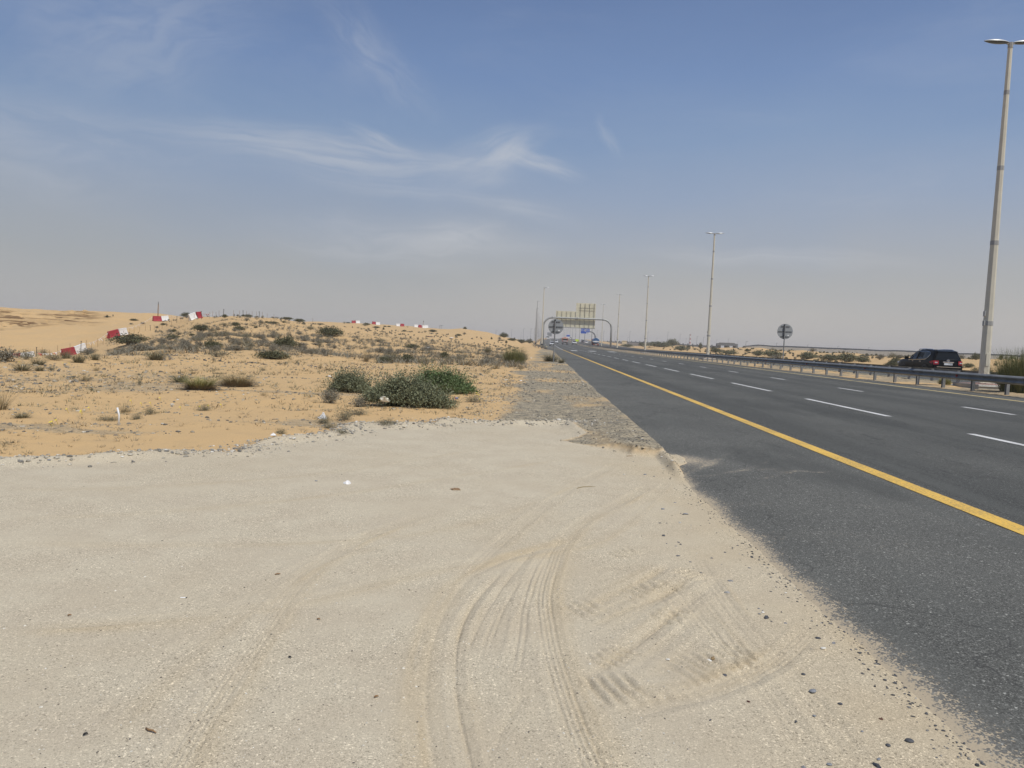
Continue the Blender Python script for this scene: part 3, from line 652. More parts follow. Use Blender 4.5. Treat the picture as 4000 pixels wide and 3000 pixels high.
guardrail('dark steel guardrail on the far side of the median, behind the lamp posts', 20.75, 1, 14, 900, posts_from=15.0, spacing=2.4, refl=False)
# short rail with a flared end on the left, in front of the slip lane
def left_rail():
    root = thing('guardrail', 'short grey guardrail with flared end at the left road edge under the gantry', 'guardrail')
    pts = [(.45, 146, .35), (.1, 150, .6), (-.5, 156, .8), (-1.4, 168, .82), (-2.4, 190, .84), (-3.4, 230, .84), (-5, 300, .84)]
    prof = [(0, 0), (.06, -.08), (0, -.16), (.06, -.24), (0, -.34), (-.02, -.34), (-.02, 0)]; rings = []
    for x, y, h in pts:
        z = float(terrain(x, y)[0]); rings.append([Vector((x+a, y-a, z+h+b*1.6)) for a, b in prof])
    MB().loft(rings).build('beam', mat('grey_green_rail', (.20, .235, .225), .5, .4, .1), root)
    for x, y, h in pts[1:6]:
        z = float(terrain(x, y)[0]); MB().box((x-.12, y, z+h/2-.1), (.14, .14, h+.2)).build('post', M_GALV, root)
left_rail()

# ------------------------------------------------------------------ STREET LAMPS
def lamp_head(mb, base, dirx, L=.95, w=.16, tilt=.06, mi=0, mu=1):
    """teardrop luminaire reaching along dirx"""
    n = 9; rings = []; top = []; 
    for i in range(n):
        t = i/(n-1); ww = w*(.35+.65*math.sin(math.pi*min(1, .25+t*.75)**1.0)) if t < 1 else .02
        ww = w*max(.12, math.sin(math.pi*(.12+.86*t))**.7); h = .10*max(.15, math.sin(math.pi*(.10+.88*t))**.8)
        c = Vector(base)+Vector((dirx*(.10+L*t), 0, tilt*t*L+.03))
        rings.append([c+Vector((0, math.cos(q)*ww, math.sin(q)*h*(1 if math.sin(q) > 0 else .55))) for q in np.linspace(0, 2*math.pi, 12, endpoint=False)])
    b0 = len(mb.f); mb.loft(rings, mi)
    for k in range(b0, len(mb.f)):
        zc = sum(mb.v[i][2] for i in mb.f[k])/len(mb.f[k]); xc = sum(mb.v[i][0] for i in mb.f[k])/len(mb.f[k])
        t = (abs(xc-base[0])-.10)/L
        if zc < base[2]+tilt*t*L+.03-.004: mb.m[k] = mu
def lamp(label, loc, H, heads=(-1, 1), cream=True, group='twin street lamps in the median', detail=True, black=False, bw=.19):
    root = thing('street_lamp', label, 'street lamp', loc, 0, group)
    m = M_POLE if cream else M_POLEG
    mb = MB(); mb.tube([(0, 0, .0), (0, 0, H*.5), (0, 0, H)], [bw, bw*.70, bw*.42], 8, 0, phase=.30)
    mb.build('pole', m, root)
    for s in heads:
        hb = MB(); hb.tube([(0, 0, H-.02), (s*.16, 0, H+.05)], .05, 8, 0); lamp_head(hb, (0, 0, H+.02), s, .98 if detail else 1.1, .17); hb.build('lamp_head', [M_HEAD, M_HEADU], root, smooth=50)
    MB().tube([(0, 0, H-.16), (0, 0, H+.06)], bw*.5, 8).build('cap', M_POLEG, root)
    if detail:
        for t in (.18, .42, .64, .86): 
            rb = bw*(1-.6*t*1.0)*1.0+.006; MB().tube([(0, 0, H*t-.09), (0, 0, H*t+.09)], [bw*(1-.6*t)+.008]*2, 8, phase=.30).build('joint_band', M_POLEG, root)
        b = MB(); b.box((0, 0, .02), (.62, .62, .04)); b.build('base_plate', M_POLE, root)
        for a, c in ((-1, -1), (1, -1), (1, 1), (-1, 1)): MB().tube([(a*.24, c*.24, -.06), (a*.24, c*.24, .14)], .028, 6).build('bolt', M_GALV, root)
        d = MB(); d.box((.0, -bw*.93, 1.0), (.14, .02, .55)); d.build('access_door', M_POLE, root, bevel=.004)
        for zz_ in (2.55, 2.95): MB().box((-bw*.95, -.03, zz_), (.06, .12, .22)).build('junction_box', M_POLEG, root, bevel=.008)
    if black: MB().tube([(0, 0, .1), (0, 0, 1.1)], bw*1.06, 8, phase=.5).build('base_band', M_BLACK, root)
    return root
LX = 18.8; LY0 = 31.45; LS = 52.05; LH = 14.15
med_words = ['nearest the camera, at the right edge of the view', 'second along the median, beside the back of the round sign', 'third along the median', 'fourth along the median, right of the gantry', 'fifth along the median, seen just above the gantry arch']
pb = MB(); pb.box((0, 0, 0), (2.0, 2.4, .34)); 
for k in range(15):
    y = LY0+LS*k; z = float(zroad(LX, y))
    w_ = med_words[k] if k < 5 else 'far down the median, seen through the gantry opening'
    lamp(f'tall cream twin-headed street lamp, {w_}' if k < 5 else 'small hazy twin-headed street lamp far down the median, seen through the gantry opening', (LX, y, z+.27), LH, detail=k < 4, cream=k < 5, bw=.20 if k < 4 else .15)
    if k < 3:
        pl = thing('lamp_plinth', f'low concrete plinth under the {("nearest", "second", "third")[k]} twin-headed street lamp', 'plinth', (LX, y, z+.08), 0, 'plinths under the median lamps')
        MB().box((0, 0, 0), (1.5, 1.9, .30)).build('block', M_CONC, pl, bevel=.02)
        MB().box((0, 0, .1535), (1.42, 1.82, .012)).build('top_paint', mat('faded_red_paint', (.36, .22, .18), .85, 0, .2, 5), pl)
        MB().box((0, -.965, .10), (1.5, .03, .06)).build('edge_stripe', M_WHITE, pl)
LL = [(2116.5, 170, 14.3), (2093, 227, 14.2), (2090, 283, 14.2), (2097, 340, 14), (2102, 397, 14), (2107, 454, 14), (2111, 511, 14), (2114, 570, 14)]
lw = ['cream single-arm street lamp left of the road, tallest of its row, beside the gantry leg', 'grey single-arm street lamp second in the row on the left verge', 'grey single-arm street lamp third in the row on the left verge, leftmost']
for k, (px, r, H) in enumerate(LL):
    p = at_r(px, r); lamp(lw[k] if k < 3 else 'hazy single-arm street lamp far along the left verge', p-Vector((0, 0, .05)), H, heads=(1,), cream=k == 0, group='single-arm street lamps on the left verge', detail=False, black=True, bw=.2 if k == 0 else .17)

# ------------------------------------------------------------------ ROUND SIGNS (backs)
def round_sign(label, loc, hc, rad, H, lean=0.0):
    root = thing('round_sign', label, 'traffic sign', loc, 0, 'round speed signs seen from behind')
    MB().tube([(0, 0, -.1), (0, 0, H)], .045, 12).build('pole', M_GALV, root, smooth=40)
    d = MB(); d.disc((.06, .12, hc), (0, 1, 0), rad, .02, 48); d.build('disc', M_SIGNBK, root)
    for dz, hl in ((.36, .33), (0, .52), (-.36, .33)):
        MB().box((.06, .082, hc+dz*rad/.55), (hl*2*rad/.55*.95, .03, .026)).build('bracket', mat('bracket_dark', (.07, .075, .08), .5, .3), root)
    MB().box((-.01, .085, hc), (.09, .05, rad*1.86)).build('backbone', M_BLACK, root)
    MB().box((.06+rad*.42, .107, hc-rad*.5), (.10, .004, .10)).build('sticker', M_WPLAST, root)
    return root
p = gp(2162, 1415.5); round_sign('back of round grey sign on a post at the left road edge before the gantry', p, (1415.5-1276)/F*depth(p), 30/F*depth(p), (1415.5-1254)/F*depth(p))
p = Vector((18.95, 57.8, float(terrain(18.95, 57.8)[0]))); sc = depth(p)/F
round_sign('back of round grey sign on a post in the median, right of the second lamp', p, 141*sc, 30*sc, 166*sc)

# ------------------------------------------------------------------ GANTRY
GY = 232.0
def xz(px, py, Y):
    d = ray(px, py); t = Y/d[1]; return d[0]*t, CH+d[2]*t
def gantry():
    z0 = float(zroad(10, GY)); xl, zt = xz(2154, 1241, GY); xr, zt2 = xz(2358, 1247.5, GY); xL, _ = xz(2122, 1290, GY); xR, _ = xz(2388, 1290, GY)
    root = thing('sign_gantry', 'grey steel gantry arching over the carriageway with two joined sign panels seen from behind', 'gantry', (0, GY, 0))
    zt = (zt+zt2)/2; rad = .30
    pts = [(xL, 0, z0-.3), (xL, 0, zt-2.9)]
    for q in np.linspace(0, math.pi/2, 8)[1:]: pts.append((xL+2.9*(1-math.cos(q)), 0, zt-2.9+2.9*math.sin(q)))
    for q in np.linspace(math.pi/2, 0, 8): pts.append((xR-2.9*(1-math.cos(q)), 0, zt-2.9+2.9*math.sin(q)))
    pts.append((xR, 0, z0-.3))
    MB().tube(pts, rad, 14).build('arch_frame', mat('gantry_grey', (.36, .37, .36), .5, .2, .06, 1), root, smooth=True)
    for px in (2157, 2255, 2355):
        x, _ = xz(px, 1243, GY); MB().tube([(x-.12, 0, zt), (x+.12, 0, zt)], rad*1.35, 14).build('flange', M_GALV, root)
    x0, za = xz(2172, 1215, GY); x1, _ = xz(2327, 1215, GY); xm, _ = xz(2251, 1200, GY); _, zb = xz(2250, 1278, GY); _, zc = xz(2290, 1184.5, GY); _, za = xz(2212, 1215, GY)
    yb = .55
    for (a, b, lo, hi, nm) in ((x0, xm-.02, zb, za, 'lower sign panel back, cream'), (xm+.02, x1, zb-.15, zc, 'taller sign panel back, cream')):
        mb = MB(); n = int((hi-lo)/.28)
        mb.box(((a+b)/2, yb, (lo+hi)/2), (b-a, .05, hi-lo))
        for i in range(1, n): mb.box(((a+b)/2, yb-.032, lo+(hi-lo)*i/n), (b-a-.02, .016, .05))
        o = mb.build('sign_panel', M_PANELBK, root); o['label'] = nm
    md = mat('panel_rib_dark', (.19, .185, .165), .5, .3)
    for k in range(9):
        x = x0+.45+(x1-x0-.9)*k/8; hi = za-.1 if x < xm else zc-.1
        MB().box((x, yb-.14, (zb+hi)/2-.1), (.06, .14, hi-zb+.3)).build('rib', md, root)
    for zq in (.36, .66):
        MB().box(((xm+x1)/2+.4, yb-.10, za+(zc-za)*zq-.6), ((x1-xm)*.8, .05, .06)).build('cross_bar', md, root)
    MB().box(((x0+x1)/2+.6, yb-.35, zb-.25), (x1-x0-1.0, .30, .14)).build('lower_walkway', md, root)
gantry()

# ------------------------------------------------------------------ BLUE SIGNS AND OTHER FAR SIGNS
M_BLUE = mat('sign_blue', (.010, .085, .48), .45, 0, .05, 1); M_SWHITE = mat('sign_white', (.75, .76, .78), .5, 0, .03, 1)
def cant_sign(label, Y, px0, px1, py0, py1, ppx, arm_py, band=True, detail=True, side=1):
    x0, z1 = xz(px0, py0, Y); x1, z0 = xz(px1, py1, Y); xp, _ = xz(ppx, 1340, Y); _, za = xz((px1+ppx)/2, arm_py, Y); zg = float(terrain(xp, Y)[0])
    root = thing('direction_sign', label, 'road sign', (0, Y, 0)); w_, h_ = x1-x0, z1-z0
    MB().box(((x0+x1)/2, 0, (z0+z1)/2), (w_, .1, h_)).build('border', M_SWHITE, root)
    if detail:
        MB().box(((x0+x1)/2, -.06, (z0+z1)/2), (w_*.97, .03, h_*.95)).build('face', M_BLUE, root)
        tx = MB()
        for cx, ww in ((x0+w_*.23, .36), (x0+w_*.76, .38)):
            for i, zf in enumerate((.84, .66, .48)):
                for q in range(5):
                    tx.box((cx+w_*ww*(q-2)/5+random.uniform(-.03, .03), -.085, z0+h_*(zf-.02*q/5)), (w_*ww/5*random.uniform(.5, .85), .02, h_*random.uniform(.045, .09)))
        tx.build('lettering', M_SWHITE, root)
        MB().box((x0+w_*.81, -.085, z0+h_*.14), (w_*.36, .02, h_*.24)).build('white_plate', M_SWHITE, root)
        ar = MB(); ar.poly([(x0+w_*.72, -.10, z0+h_*.05), (x0+w_*.75, -.10, z0+h_*.05), (x0+w_*.79, -.10, z0+h_*.16), (x0+w_*.82, -.10, z0+h_*.13), (x0+w_*.83, -.10, z0+h_*.24), (x0+w_*.73, -.10, z0+h_*.20), (x0+w_*.76, -.10, z0+h_*.175)], .01, (0, -1, 0)); ar.build('arrow', M_BLACK, root)
        MB().box((x0+w_*.50, -.085, z0+h_*.6), (w_*.16, .02, h_*.34)).build('route_shield', M_SWHITE, root)
        MB().disc((x0+w_*.50, -.10, z0+h_*.6), (0, 1, 0), w_*.055, .02, 12).build('shield_mark', mat('sign_dark_red', (.2, .05, .08), .5), root)
    else:
        MB().box(((x0+x1)/2, -.06, z0+h_*(.6 if band else .5)), (w_*.97, .03, h_*.55)).build('face', M_BLUE, root)
    pts = [(xp, .3, zg-.2), (xp, .3, za-2.2)]+[(xp-side*2.2*(1-math.cos(q)), .3, za-2.2+2.2*math.sin(q)) for q in np.linspace(0, math.pi/2, 7)[1:]]+[((x0+x1)/2, .3, za)]
    MB().tube(pts, .26, 10).build('arm_pole', mat('gantry_dark', (.14, .145, .15), .5, .2), root, smooth=True)
cant_sign('large blue direction sign with white lettering, seen beneath the gantry panels', 300, 2269, 2303.5, 1281.5, 1304, 2324, 1296)
cant_sign('small far blue sign with white borders above the orange truck', 520, 2213, 2226, 1306, 1319, 2234, 1316, detail=False)
def back_sign():
    Y = 480; root = thing('direction_sign', 'far grey sign back on a curved post at the left, behind the round sign', 'road sign', (0, Y, 0))
    x0, z1 = xz(2138, 1298, Y); x1, z0 = xz(2155, 1311, Y); xp, _ = xz(2130, 1340, Y)
    MB().box(((x0+x1)/2, 0, (z0+z1)/2), (x1-x0, .12, z1-z0)).build('panel', M_SIGNBK, root)
    for k in range(5): MB().box((x0+(x1-x0)*(k+.5)/5, -.12, (z0+z1)/2), (.1, .12, z1-z0)).build('rib', M_GALV, root)
    MB().tube([(xp, .3, float(terrain(xp, Y)[0])), (xp, .3, z0-2), (xp+.6, .3, z0-.8), (xp+2, .3, z0-.3), (x1, .3, z0-.3)], .2, 8).build('arm_pole', M_GALV, root)
back_sign()
def plain_board(label, Y, px0, px1, py0, py1, m, name='road_sign'):
    x0, z1 = xz(px0, py0, Y); x1, z0 = xz(px1, py1, Y); root = thing(name, label, 'road sign', (0, Y, 0))
    MB().box(((x0+x1)/2, 0, (z0+z1)/2), (x1-x0, .08, z1-z0)).build('board', m, root, bevel=.01)
    zg = float(terrain((x0+x1)/2, Y)[0])
    for f in (.2, .8): MB().tube([(x0+(x1-x0)*f, .1, zg-.1), (x0+(x1-x0)*f, .1, z1-.1)], .06, 8).build('leg', M_GALV, root)
plain_board('bright yellow-green sign board in the median, right of the white car', 330, 2248, 2260, 1325, 1334, mat('fluorescent_yellow', (.62, .78, .03), .5, 0, .04))
plain_board('tall white and orange marker board beside the yellow sign, far down the median', 345, 2264.5, 2267.5, 1322, 1336, M_SWHITE)

# ------------------------------------------------------------------ VEHICLES
M_TYREK = M_RUBBER
def wheel(root, x, y, r, w_=.25, rim=(.35, .35, .36)):
    o = MB(); n = 24
    prof = [(-w_/2, r*.72), (-w_/2*1.0, r*.93), (-w_/2*.8, r), (w_/2*.8, r), (w_/2, r*.93), (w_/2, r*.72)]
    rings = [[Vector((x+a, y+math.cos(q)*b, r+math.sin(q)*b)) for q in np.linspace(0, 2*math.pi, n, endpoint=False)] for a, b in prof]
    o.loft(rings); wh = o.build('wheel', M_RUBBER, root, smooth=40)
    s = 1 if x > 0 else -1
    k = MB(); k.disc((x+s*(w_/2-.03), y, r), (1, 0, 0), r*.66, .05, 20); k.build('rim', mat('rim_%d' % int(rim[0]*100), rim, .3, .8, .1), wh)
def car_body(st, ringf): pass
def suv(label, loc, rz, paint, name='parked_car', detail=True, H=1.90, Wd=1.0, L=5.15, cat='car', face_front=False, plate=True):
    root = thing(name, label, cat, loc, rz)
    ky = L/5.15; kz = H/1.94; kx = Wd
    ST = [(2.575, .55, .74, .86, .80, .70), (2.52, .42, .86, 1.03, .91, .80), (2.30, .38, .98, 1.13, .965, .84), (1.9, .38, 1.05, 1.19, .985, .88), (1.25, .40, 1.09, 1.24, .99, .88), (.98, .40, 1.11, 1.28, .99, .86),
          (.55, .40, 1.13, 1.58, .99, .74), (.20, .40, 1.14, 1.82, .99, .70), (-.25, .40, 1.15, 1.915, .99, .71), (-1.0, .40, 1.16, 1.94, .99, .72), (-1.7, .40, 1.17, 1.915, .985, .715), (-2.15, .40, 1.17, 1.86, .98, .70),
          (-2.33, .42, 1.16, 1.79, .975, .69), (-2.44, .42, 1.13, 1.42, .97, .80), (-2.51, .43, 1.08, 1.16, .96, .86), (-2.565, .45, .90, 1.0, .94, .84), (-2.575, .50, .72, .78, .90, .80)]
    def ring(q):
        y, zb, zl, zt, w_, wt = q; h = []
        for a, b in ((0, zb), (w_*.80, zb), (w_*.955, zb+.10), (w_, zb+.34*(zl-zb)), (w_*1.0, zb+.7*(zl-zb)), (w_*.985, zl), (wt+(w_-wt)*.42, zl+(zt-zl)*.58), (wt+.01, zt-.05*min(1, (zt-zl)/.3)), (wt-.10, zt-.006), (0, zt+.004)): h.append((a*kx, y*ky, b*kz))
        return [Vector(p) for p in h]+[Vector((-p[0], p[1], p[2])) for p in h[-2:0:-1]]
    MB().loft([ring(q) for q in ST]).build('body', paint, root, smooth=55)
    mg = mat('tinted_glass', (.010, .012, .014), .10, 0, .1, spec=.30); mc = mat('chrome', (.62, .63, .65), .12, 1.0, .05)
    def side(y, t, s, off=.012):
        y0 = y
        for a, b in zip(ST, ST[1:]):
            if a[0] >= y0 >= b[0]:
                f = (a[0]-y0)/(a[0]-b[0]); q = [a[i]+(b[i]-a[i])*f for i in range(6)]; break
        _, zb, zl, zt, w_, wt = q
        x = (w_*.985+(wt+.01-w_*.985)*t)+.02*math.sin(math.pi*t)*1.4; z = zl+(zt-.05-zl)*t
        return Vector((s*(x+off)*kx, y*ky, z*kz))
    for s in (-1, 1):
        segs = [(.78, .42, .30), (.36, -.62, .34), (-.68, -1.55, .34)] if detail else [(.7, -1.9, .3)]
        outl = [(.80, .06), (.55, .10), (.22, .83), (-.3, .86), (-1.3, .86), (-1.78, .80), (-1.95, .62), (-1.72, .22), (-1.5, .07)]
        V = [side(y, t, s) for y, t in outl]; MB().add(V, [tuple(range(len(V)))]).build('side_window', mg, root)
        if detail:
            tr = MB(); q = [side(y, t, s, .018) for y, t in outl[3:]+outl[:1]]; tr.tube(q, .02, 5); tr.build('window_trim', mc, root)
            for y in (-.30, .42-.0): MB().tube([side(y, .06, s, .02), side(y-.01, .86 if y < .2 else .62, s, .02)], .03, 6).build('pillar', M_BLACK, root)
            for y in (.18, -.86): MB().box((s*.995*kx, y, 1.06*kz), (.035, .20, .045)).build('door_handle', mc, root, bevel=.01)
            mr = MB(); mr.box((s*1.10, .86, 1.27*kz), (.26, .13, .20)); mr.box((s*.98, .84, 1.20*kz), (.12, .06, .05)); mr.build('mirror', paint, root, bevel=.03)
            rl = MB(); rl.tube([(s*.66, .05, 1.87*kz), (s*.675, -.1, 1.935*kz), (s*.68, -.9, 1.955*kz), (s*.67, -1.75, 1.93*kz), (s*.65, -1.9, 1.86*kz)], .03, 6); rl.build('roof_rail', mc, root)
        for y in (1.58, -1.50): 
            MB().disc((s*.945*kx, y*ky, .41*kz), (1, 0, 0), .46*kz, .12, 24).build('wheel_arch', M_BLACK, root); wheel(root, s*.88*kx, y*ky, .39*kz)
    # tail
    V = [(-.62, -2.395, 1.74), (.62, -2.395, 1.74), (.80, -2.475, 1.25), (.70, -2.515, 1.21), (-.70, -2.515, 1.21), (-.80, -2.475, 1.25)]
    MB().add([(x*kx, (y-.015)*ky, z*kz) for x, y, z in V], [(0, 1, 2, 3, 4, 5)]).build('rear_window', mg, root)
    V = [(-.62, .30, 1.80), (.62, .30, 1.80), (.80, .98, 1.32), (-.80, .98, 1.32)]
    MB().add([(x*kx, (y+.03)*ky, (z+.015)*kz) for x, y, z in V], [(0, 1, 2, 3)]).build('windscreen', mg, root)
    mred = mat('tail_red', (.42, .012, .022), .15, 0, .1, spec=.7); mclr = mat('lens_clear', (.6, .6, .62), .15, .2, .05)
    for s in (-1, 1):
        tl = MB(); tl.poly([(s*.64*kx, -2.60, 1.15*kz), (s*.95*kx, -2.52, 1.15*kz), (s*1.00*kx, -2.40, 1.14*kz), (s*1.005*kx, -2.06, 1.04*kz), (s*1.0*kx, -2.36, .90*kz), (s*.93*kx, -2.58, .88*kz), (s*.64*kx, -2.62, .90*kz)], .02, (s*.3, -1, 0)); tl.build('tail_light', mred, root)
        MB().box((s*.80*kx, -2.60*ky, 1.02*kz), (.16, .05, .07)).build('reverse_lamp', mclr, root)
        MB().box((s*.78*kx, 2.50*ky, .90*kz), (.34, .16, .15)).build('headlight', mclr, root, bevel=.03)
    MB().box((0, -2.60*ky, .55*kz), (1.84*kx, .12, .22)).build('rear_bumper', paint, root, bevel=.04)
    MB().box((0, 2.54*ky, .52*kz), (1.80*kx, .14, .24)).build('front_bumper', M_BLACK if not detail else paint, root, bevel=.04)
    MB().box((0, 2.575*ky, .84*kz), (1.0*kx, .06, .20)).build('grille', M_BLACK, root)
    if plate:
        pl = MB(); pl.box((.0, -2.60*ky, .93*kz), (.54, .03, .13)); pl.build('number_plate', M_SWHITE, root)
        if not detail: MB().box((0, 2.62*ky, .55*kz), (.5, .03, .12)).build('number_plate', M_SWHITE, root)
    if detail:
        MB().box((0, -2.585, 1.06*kz), (.72, .06, .075)).build('plate_trim', mc, root, bevel=.01)
        MB().box((0, -2.667, .70), (1.55, .02, .035)).build('bumper_strip', mc, root)
        em = MB(); em.tube([(.095*math.cos(q), -2.56, 1.18*kz+.07*math.sin(q)) for q in np.linspace(0, 2*math.pi, 17)], .012, 6); em.box((0, -2.56, 1.18*kz), (.2, .02, .03)); em.build('emblem', mc, root)
        sp = MB(); sp.loft([[Vector((x, y, z*kz)) for x, y, z in r_] for r_ in ([(-.62, -2.1, 1.885), (-.66, -2.46, 1.80), (-.66, -2.46, 1.77), (-.62, -2.1, 1.83)], [(.62, -2.1, 1.885), (.66, -2.46, 1.80), (.66, -2.46, 1.77), (.62, -2.1, 1.83)])]); sp.build('spoiler', paint, root, smooth=40)
        MB().tube([(.05, -2.53, 1.23*kz), (.42, -2.52, 1.25*kz)], .012, 5).build('wiper', M_BLACK, root)
        cu = bpy.data.curves.new('plate_number', 'FONT'); cu.body = '11352'; cu.size = .115; cu.align_x = 'CENTER'; cu.align_y = 'CENTER'; cu.extrude = .002
        t0 = bpy.data.objects.new('plate_number', cu); COL.objects.link(t0); bpy.context.view_layer.update(); tm = bpy.data.meshes.new_from_object(t0.evaluated_get(bpy.context.evaluated_depsgraph_get())); bpy.data.objects.remove(t0); tm.materials.clear(); tm.materials.append(M_BLACK)
        tx = bpy.data.objects.new('plate_number', tm); COL.objects.link(tx); tx.parent = root; tx.location = (.11, -2.618, .93*kz); tx.rotation_euler = (R(90), 0, 0)
    return root
MP_BLACK = mat('black_car_paint', (.004, .0045, .0055), .32, 0, .1, 2, coat=0, spec=.10)
MP_WHITE = mat('white_car_paint', (.74, .75, .75), .3, 0, .03, 2, coat=.4)
MP_DARK = mat('dark_car_paint', (.03, .035, .05), .25, 0, .1, 2, coat=.4)
SX, SY = 27.2, 50.4
suv('black sport utility car driving away behind the guardrails, red tail lights lit by the sun', (SX, SY+1.6, float(zroad(SX, SY))+.0), R(-1.0), MP_BLACK, name='car', H=1.88)
def on_road(px, Y, lane): return (lane, Y, float(zroad(lane, Y))+.005)
def far_x(px, Y): return xz(px, 1345, Y)[0]
suv('white car coming towards the camera in the lane beside the median', on_road(0, 330, far_x(2243.5, 330)), R(180), MP_WHITE, name='car', detail=False, H=1.85)
suv('white van coming towards the camera, half hidden behind the round sign post', on_road(0, 345, far_x(2171, 345)), R(180), MP_WHITE, name='car', detail=False, H=2.05)
suv('dark car driving away far down the opposite carriageway', on_road(0, 420, far_x(2277.5, 420)), 0, MP_DARK, name='car', detail=False, H=1.75)
suv('white saloon car driving away far down the opposite carriageway, beside the dark car', on_road(0, 400, far_x(2290, 400)), 0, MP_WHITE, name='car', detail=False, H=1.55)
suv('small white car at the far left edge of the road beside the guardrail end', on_road(0, 250, far_x(2157, 250)), R(180), MP_WHITE, name='car', detail=False, H=1.5, Wd=.92)
def truck():
    Y = 318; x = far_x(2206, Y); root = thing('tipper_truck', 'orange tipper truck coming towards the camera in the middle lane', 'truck', (x, Y, float(zroad(x, Y))+.005), R(180))
    mo = mat('orange_truck_paint', (.62, .13, .03), .45, 0, .08, 2); mgl = MATS['tinted_glass']
    MB().box((0, 3.2, 1.95), (2.4, 1.7, 1.9), taper=.96).build('cab', mo, root, bevel=.08)
    MB().box((0, 4.065, 2.25), (2.1, .04, .75)).build('windscreen', mgl, root)
    MB().box((0, 4.09, 2.72), (2.1, .10, .22)).build('sun_visor', mat('visor_cream', (.6, .5, .4), .5), root)
    MB().box((0, 4.08, 1.62), (2.2, .05, .28)).build('front_band', M_SWHITE, root)
    MB().box((0, 4.07, 1.15), (2.3, .12, .38)).build('grille', M_BLACK, root)
    MB().box((0, 4.08, .72), (2.4, .2, .42)).build('bumper', mat('truck_bumper', (.12, .09, .08), .6), root, bevel=.03)
    for s in (-1, 1):
        MB().box((s*.9, 4.2, .80), (.34, .06, .18)).build('headlight', MATS['lens_clear'], root); MB().box((s*1.35, 3.9, 2.3), (.12, .1, .6)).build('mirror', M_BLACK, root)
        for y in (3.0, -1.4, -2.8): wheel(root, s*1.02, y, .52, .32, (.3, .12, .06))
    MB().box((0, 4.19, .72), (.5, .03, .14)).build('number_plate', M_SWHITE, root)
    t = MB(); t.box((0, -.9, 2.15), (2.5, 5.6, 1.7)); t.build('tipper_body', mo, root, bevel=.05)
    MB().box((0, -.4, .85), (1.0, 6.6, .3)).build('chassis', M_BLACK, root)
    MB().box((0, 2.6, 3.1), (.9, .3, .2)).build('beacon_bar', mo, root)
truck()
def tanker():
    Y = 268; x = far_x(2325.5, Y); root = thing('tanker_truck', 'blue and white tanker truck driving away on the opposite carriageway behind the gantry leg', 'truck', (x, Y, float(zroad(x, Y))+.005))
    mbl = mat('tanker_blue', (.02, .09, .22), .35, 0, .15, 2)
    def ell(y, k=1): return [Vector((1.22*k*math.cos(q), y, 2.25+.98*k*math.sin(q))) for q in np.linspace(0, 2*math.pi, 20, endpoint=False)]
    MB().loft([ell(-3.6, .8), ell(-3.5), ell(3), ell(3.1, .8)]).build('tank', mbl, root, smooth=40)
    MB().loft([[Vector((p.x*1.006, p.y, 2.0+(p.z-2.25)*.25)) for p in ell(y)] for y in (-3.63, 3.0)]).build('white_band', M_SWHITE, root)
    MB().box((0, -2.6, 3.25), (.8, .9, .16)).build('hatch', mbl, root); MB().box((0, 4.2, 1.9), (2.3, 1.7, 2.2)).build('cab', mat('tanker_cab', (.4, .1, .08), .5), root, bevel=.08)
    MB().box((0, .2, .95), (1.1, 7.6, .3)).build('chassis', M_BLACK, root); MB().box((0, -3.7, .85), (2.2, .2, .3)).build('rear_bumper', mat('tanker_rust', (.22, .11, .06), .8), root)
    for s in (-1, 1):
        MB().box((s*.85, -3.82, .85), (.3, .04, .15)).build('tail_light', MATS['tail_red'], root)
        for y in (3.6, -1.3, -2.6): wheel(root, s*1.0, y, .52, .34, (.2, .2, .2))
    MB().box((0, -3.82, .95), (.5, .03, .14)).build('number_plate', M_SWHITE, root)
tanker()
def bus():
    Y = 560; x = far_x(2139.5, Y); root = thing('truck', 'small hazy white lorry far off on the slip road, above the guardrail', 'truck', (x, Y, float(terrain(x, Y)[0])+.02), R(180))
    MB().box((0, -1.2, 1.9), (2.4, 5, 2.4)).build('cargo_box', M_WPLAST, root, bevel=.05); MB().box((0, 2.3, 1.5), (2.2, 1.7, 1.9)).build('cab', M_WPLAST, root, bevel=.1)
    MB().box((0, 3.17, 1.9), (1.9, .04, .7)).build('windscreen', MATS['tinted_glass'], root)
    for s in (-1, 1):
        for y in (2, -2.4): wheel(root, s*.95, y, .45)
bus()

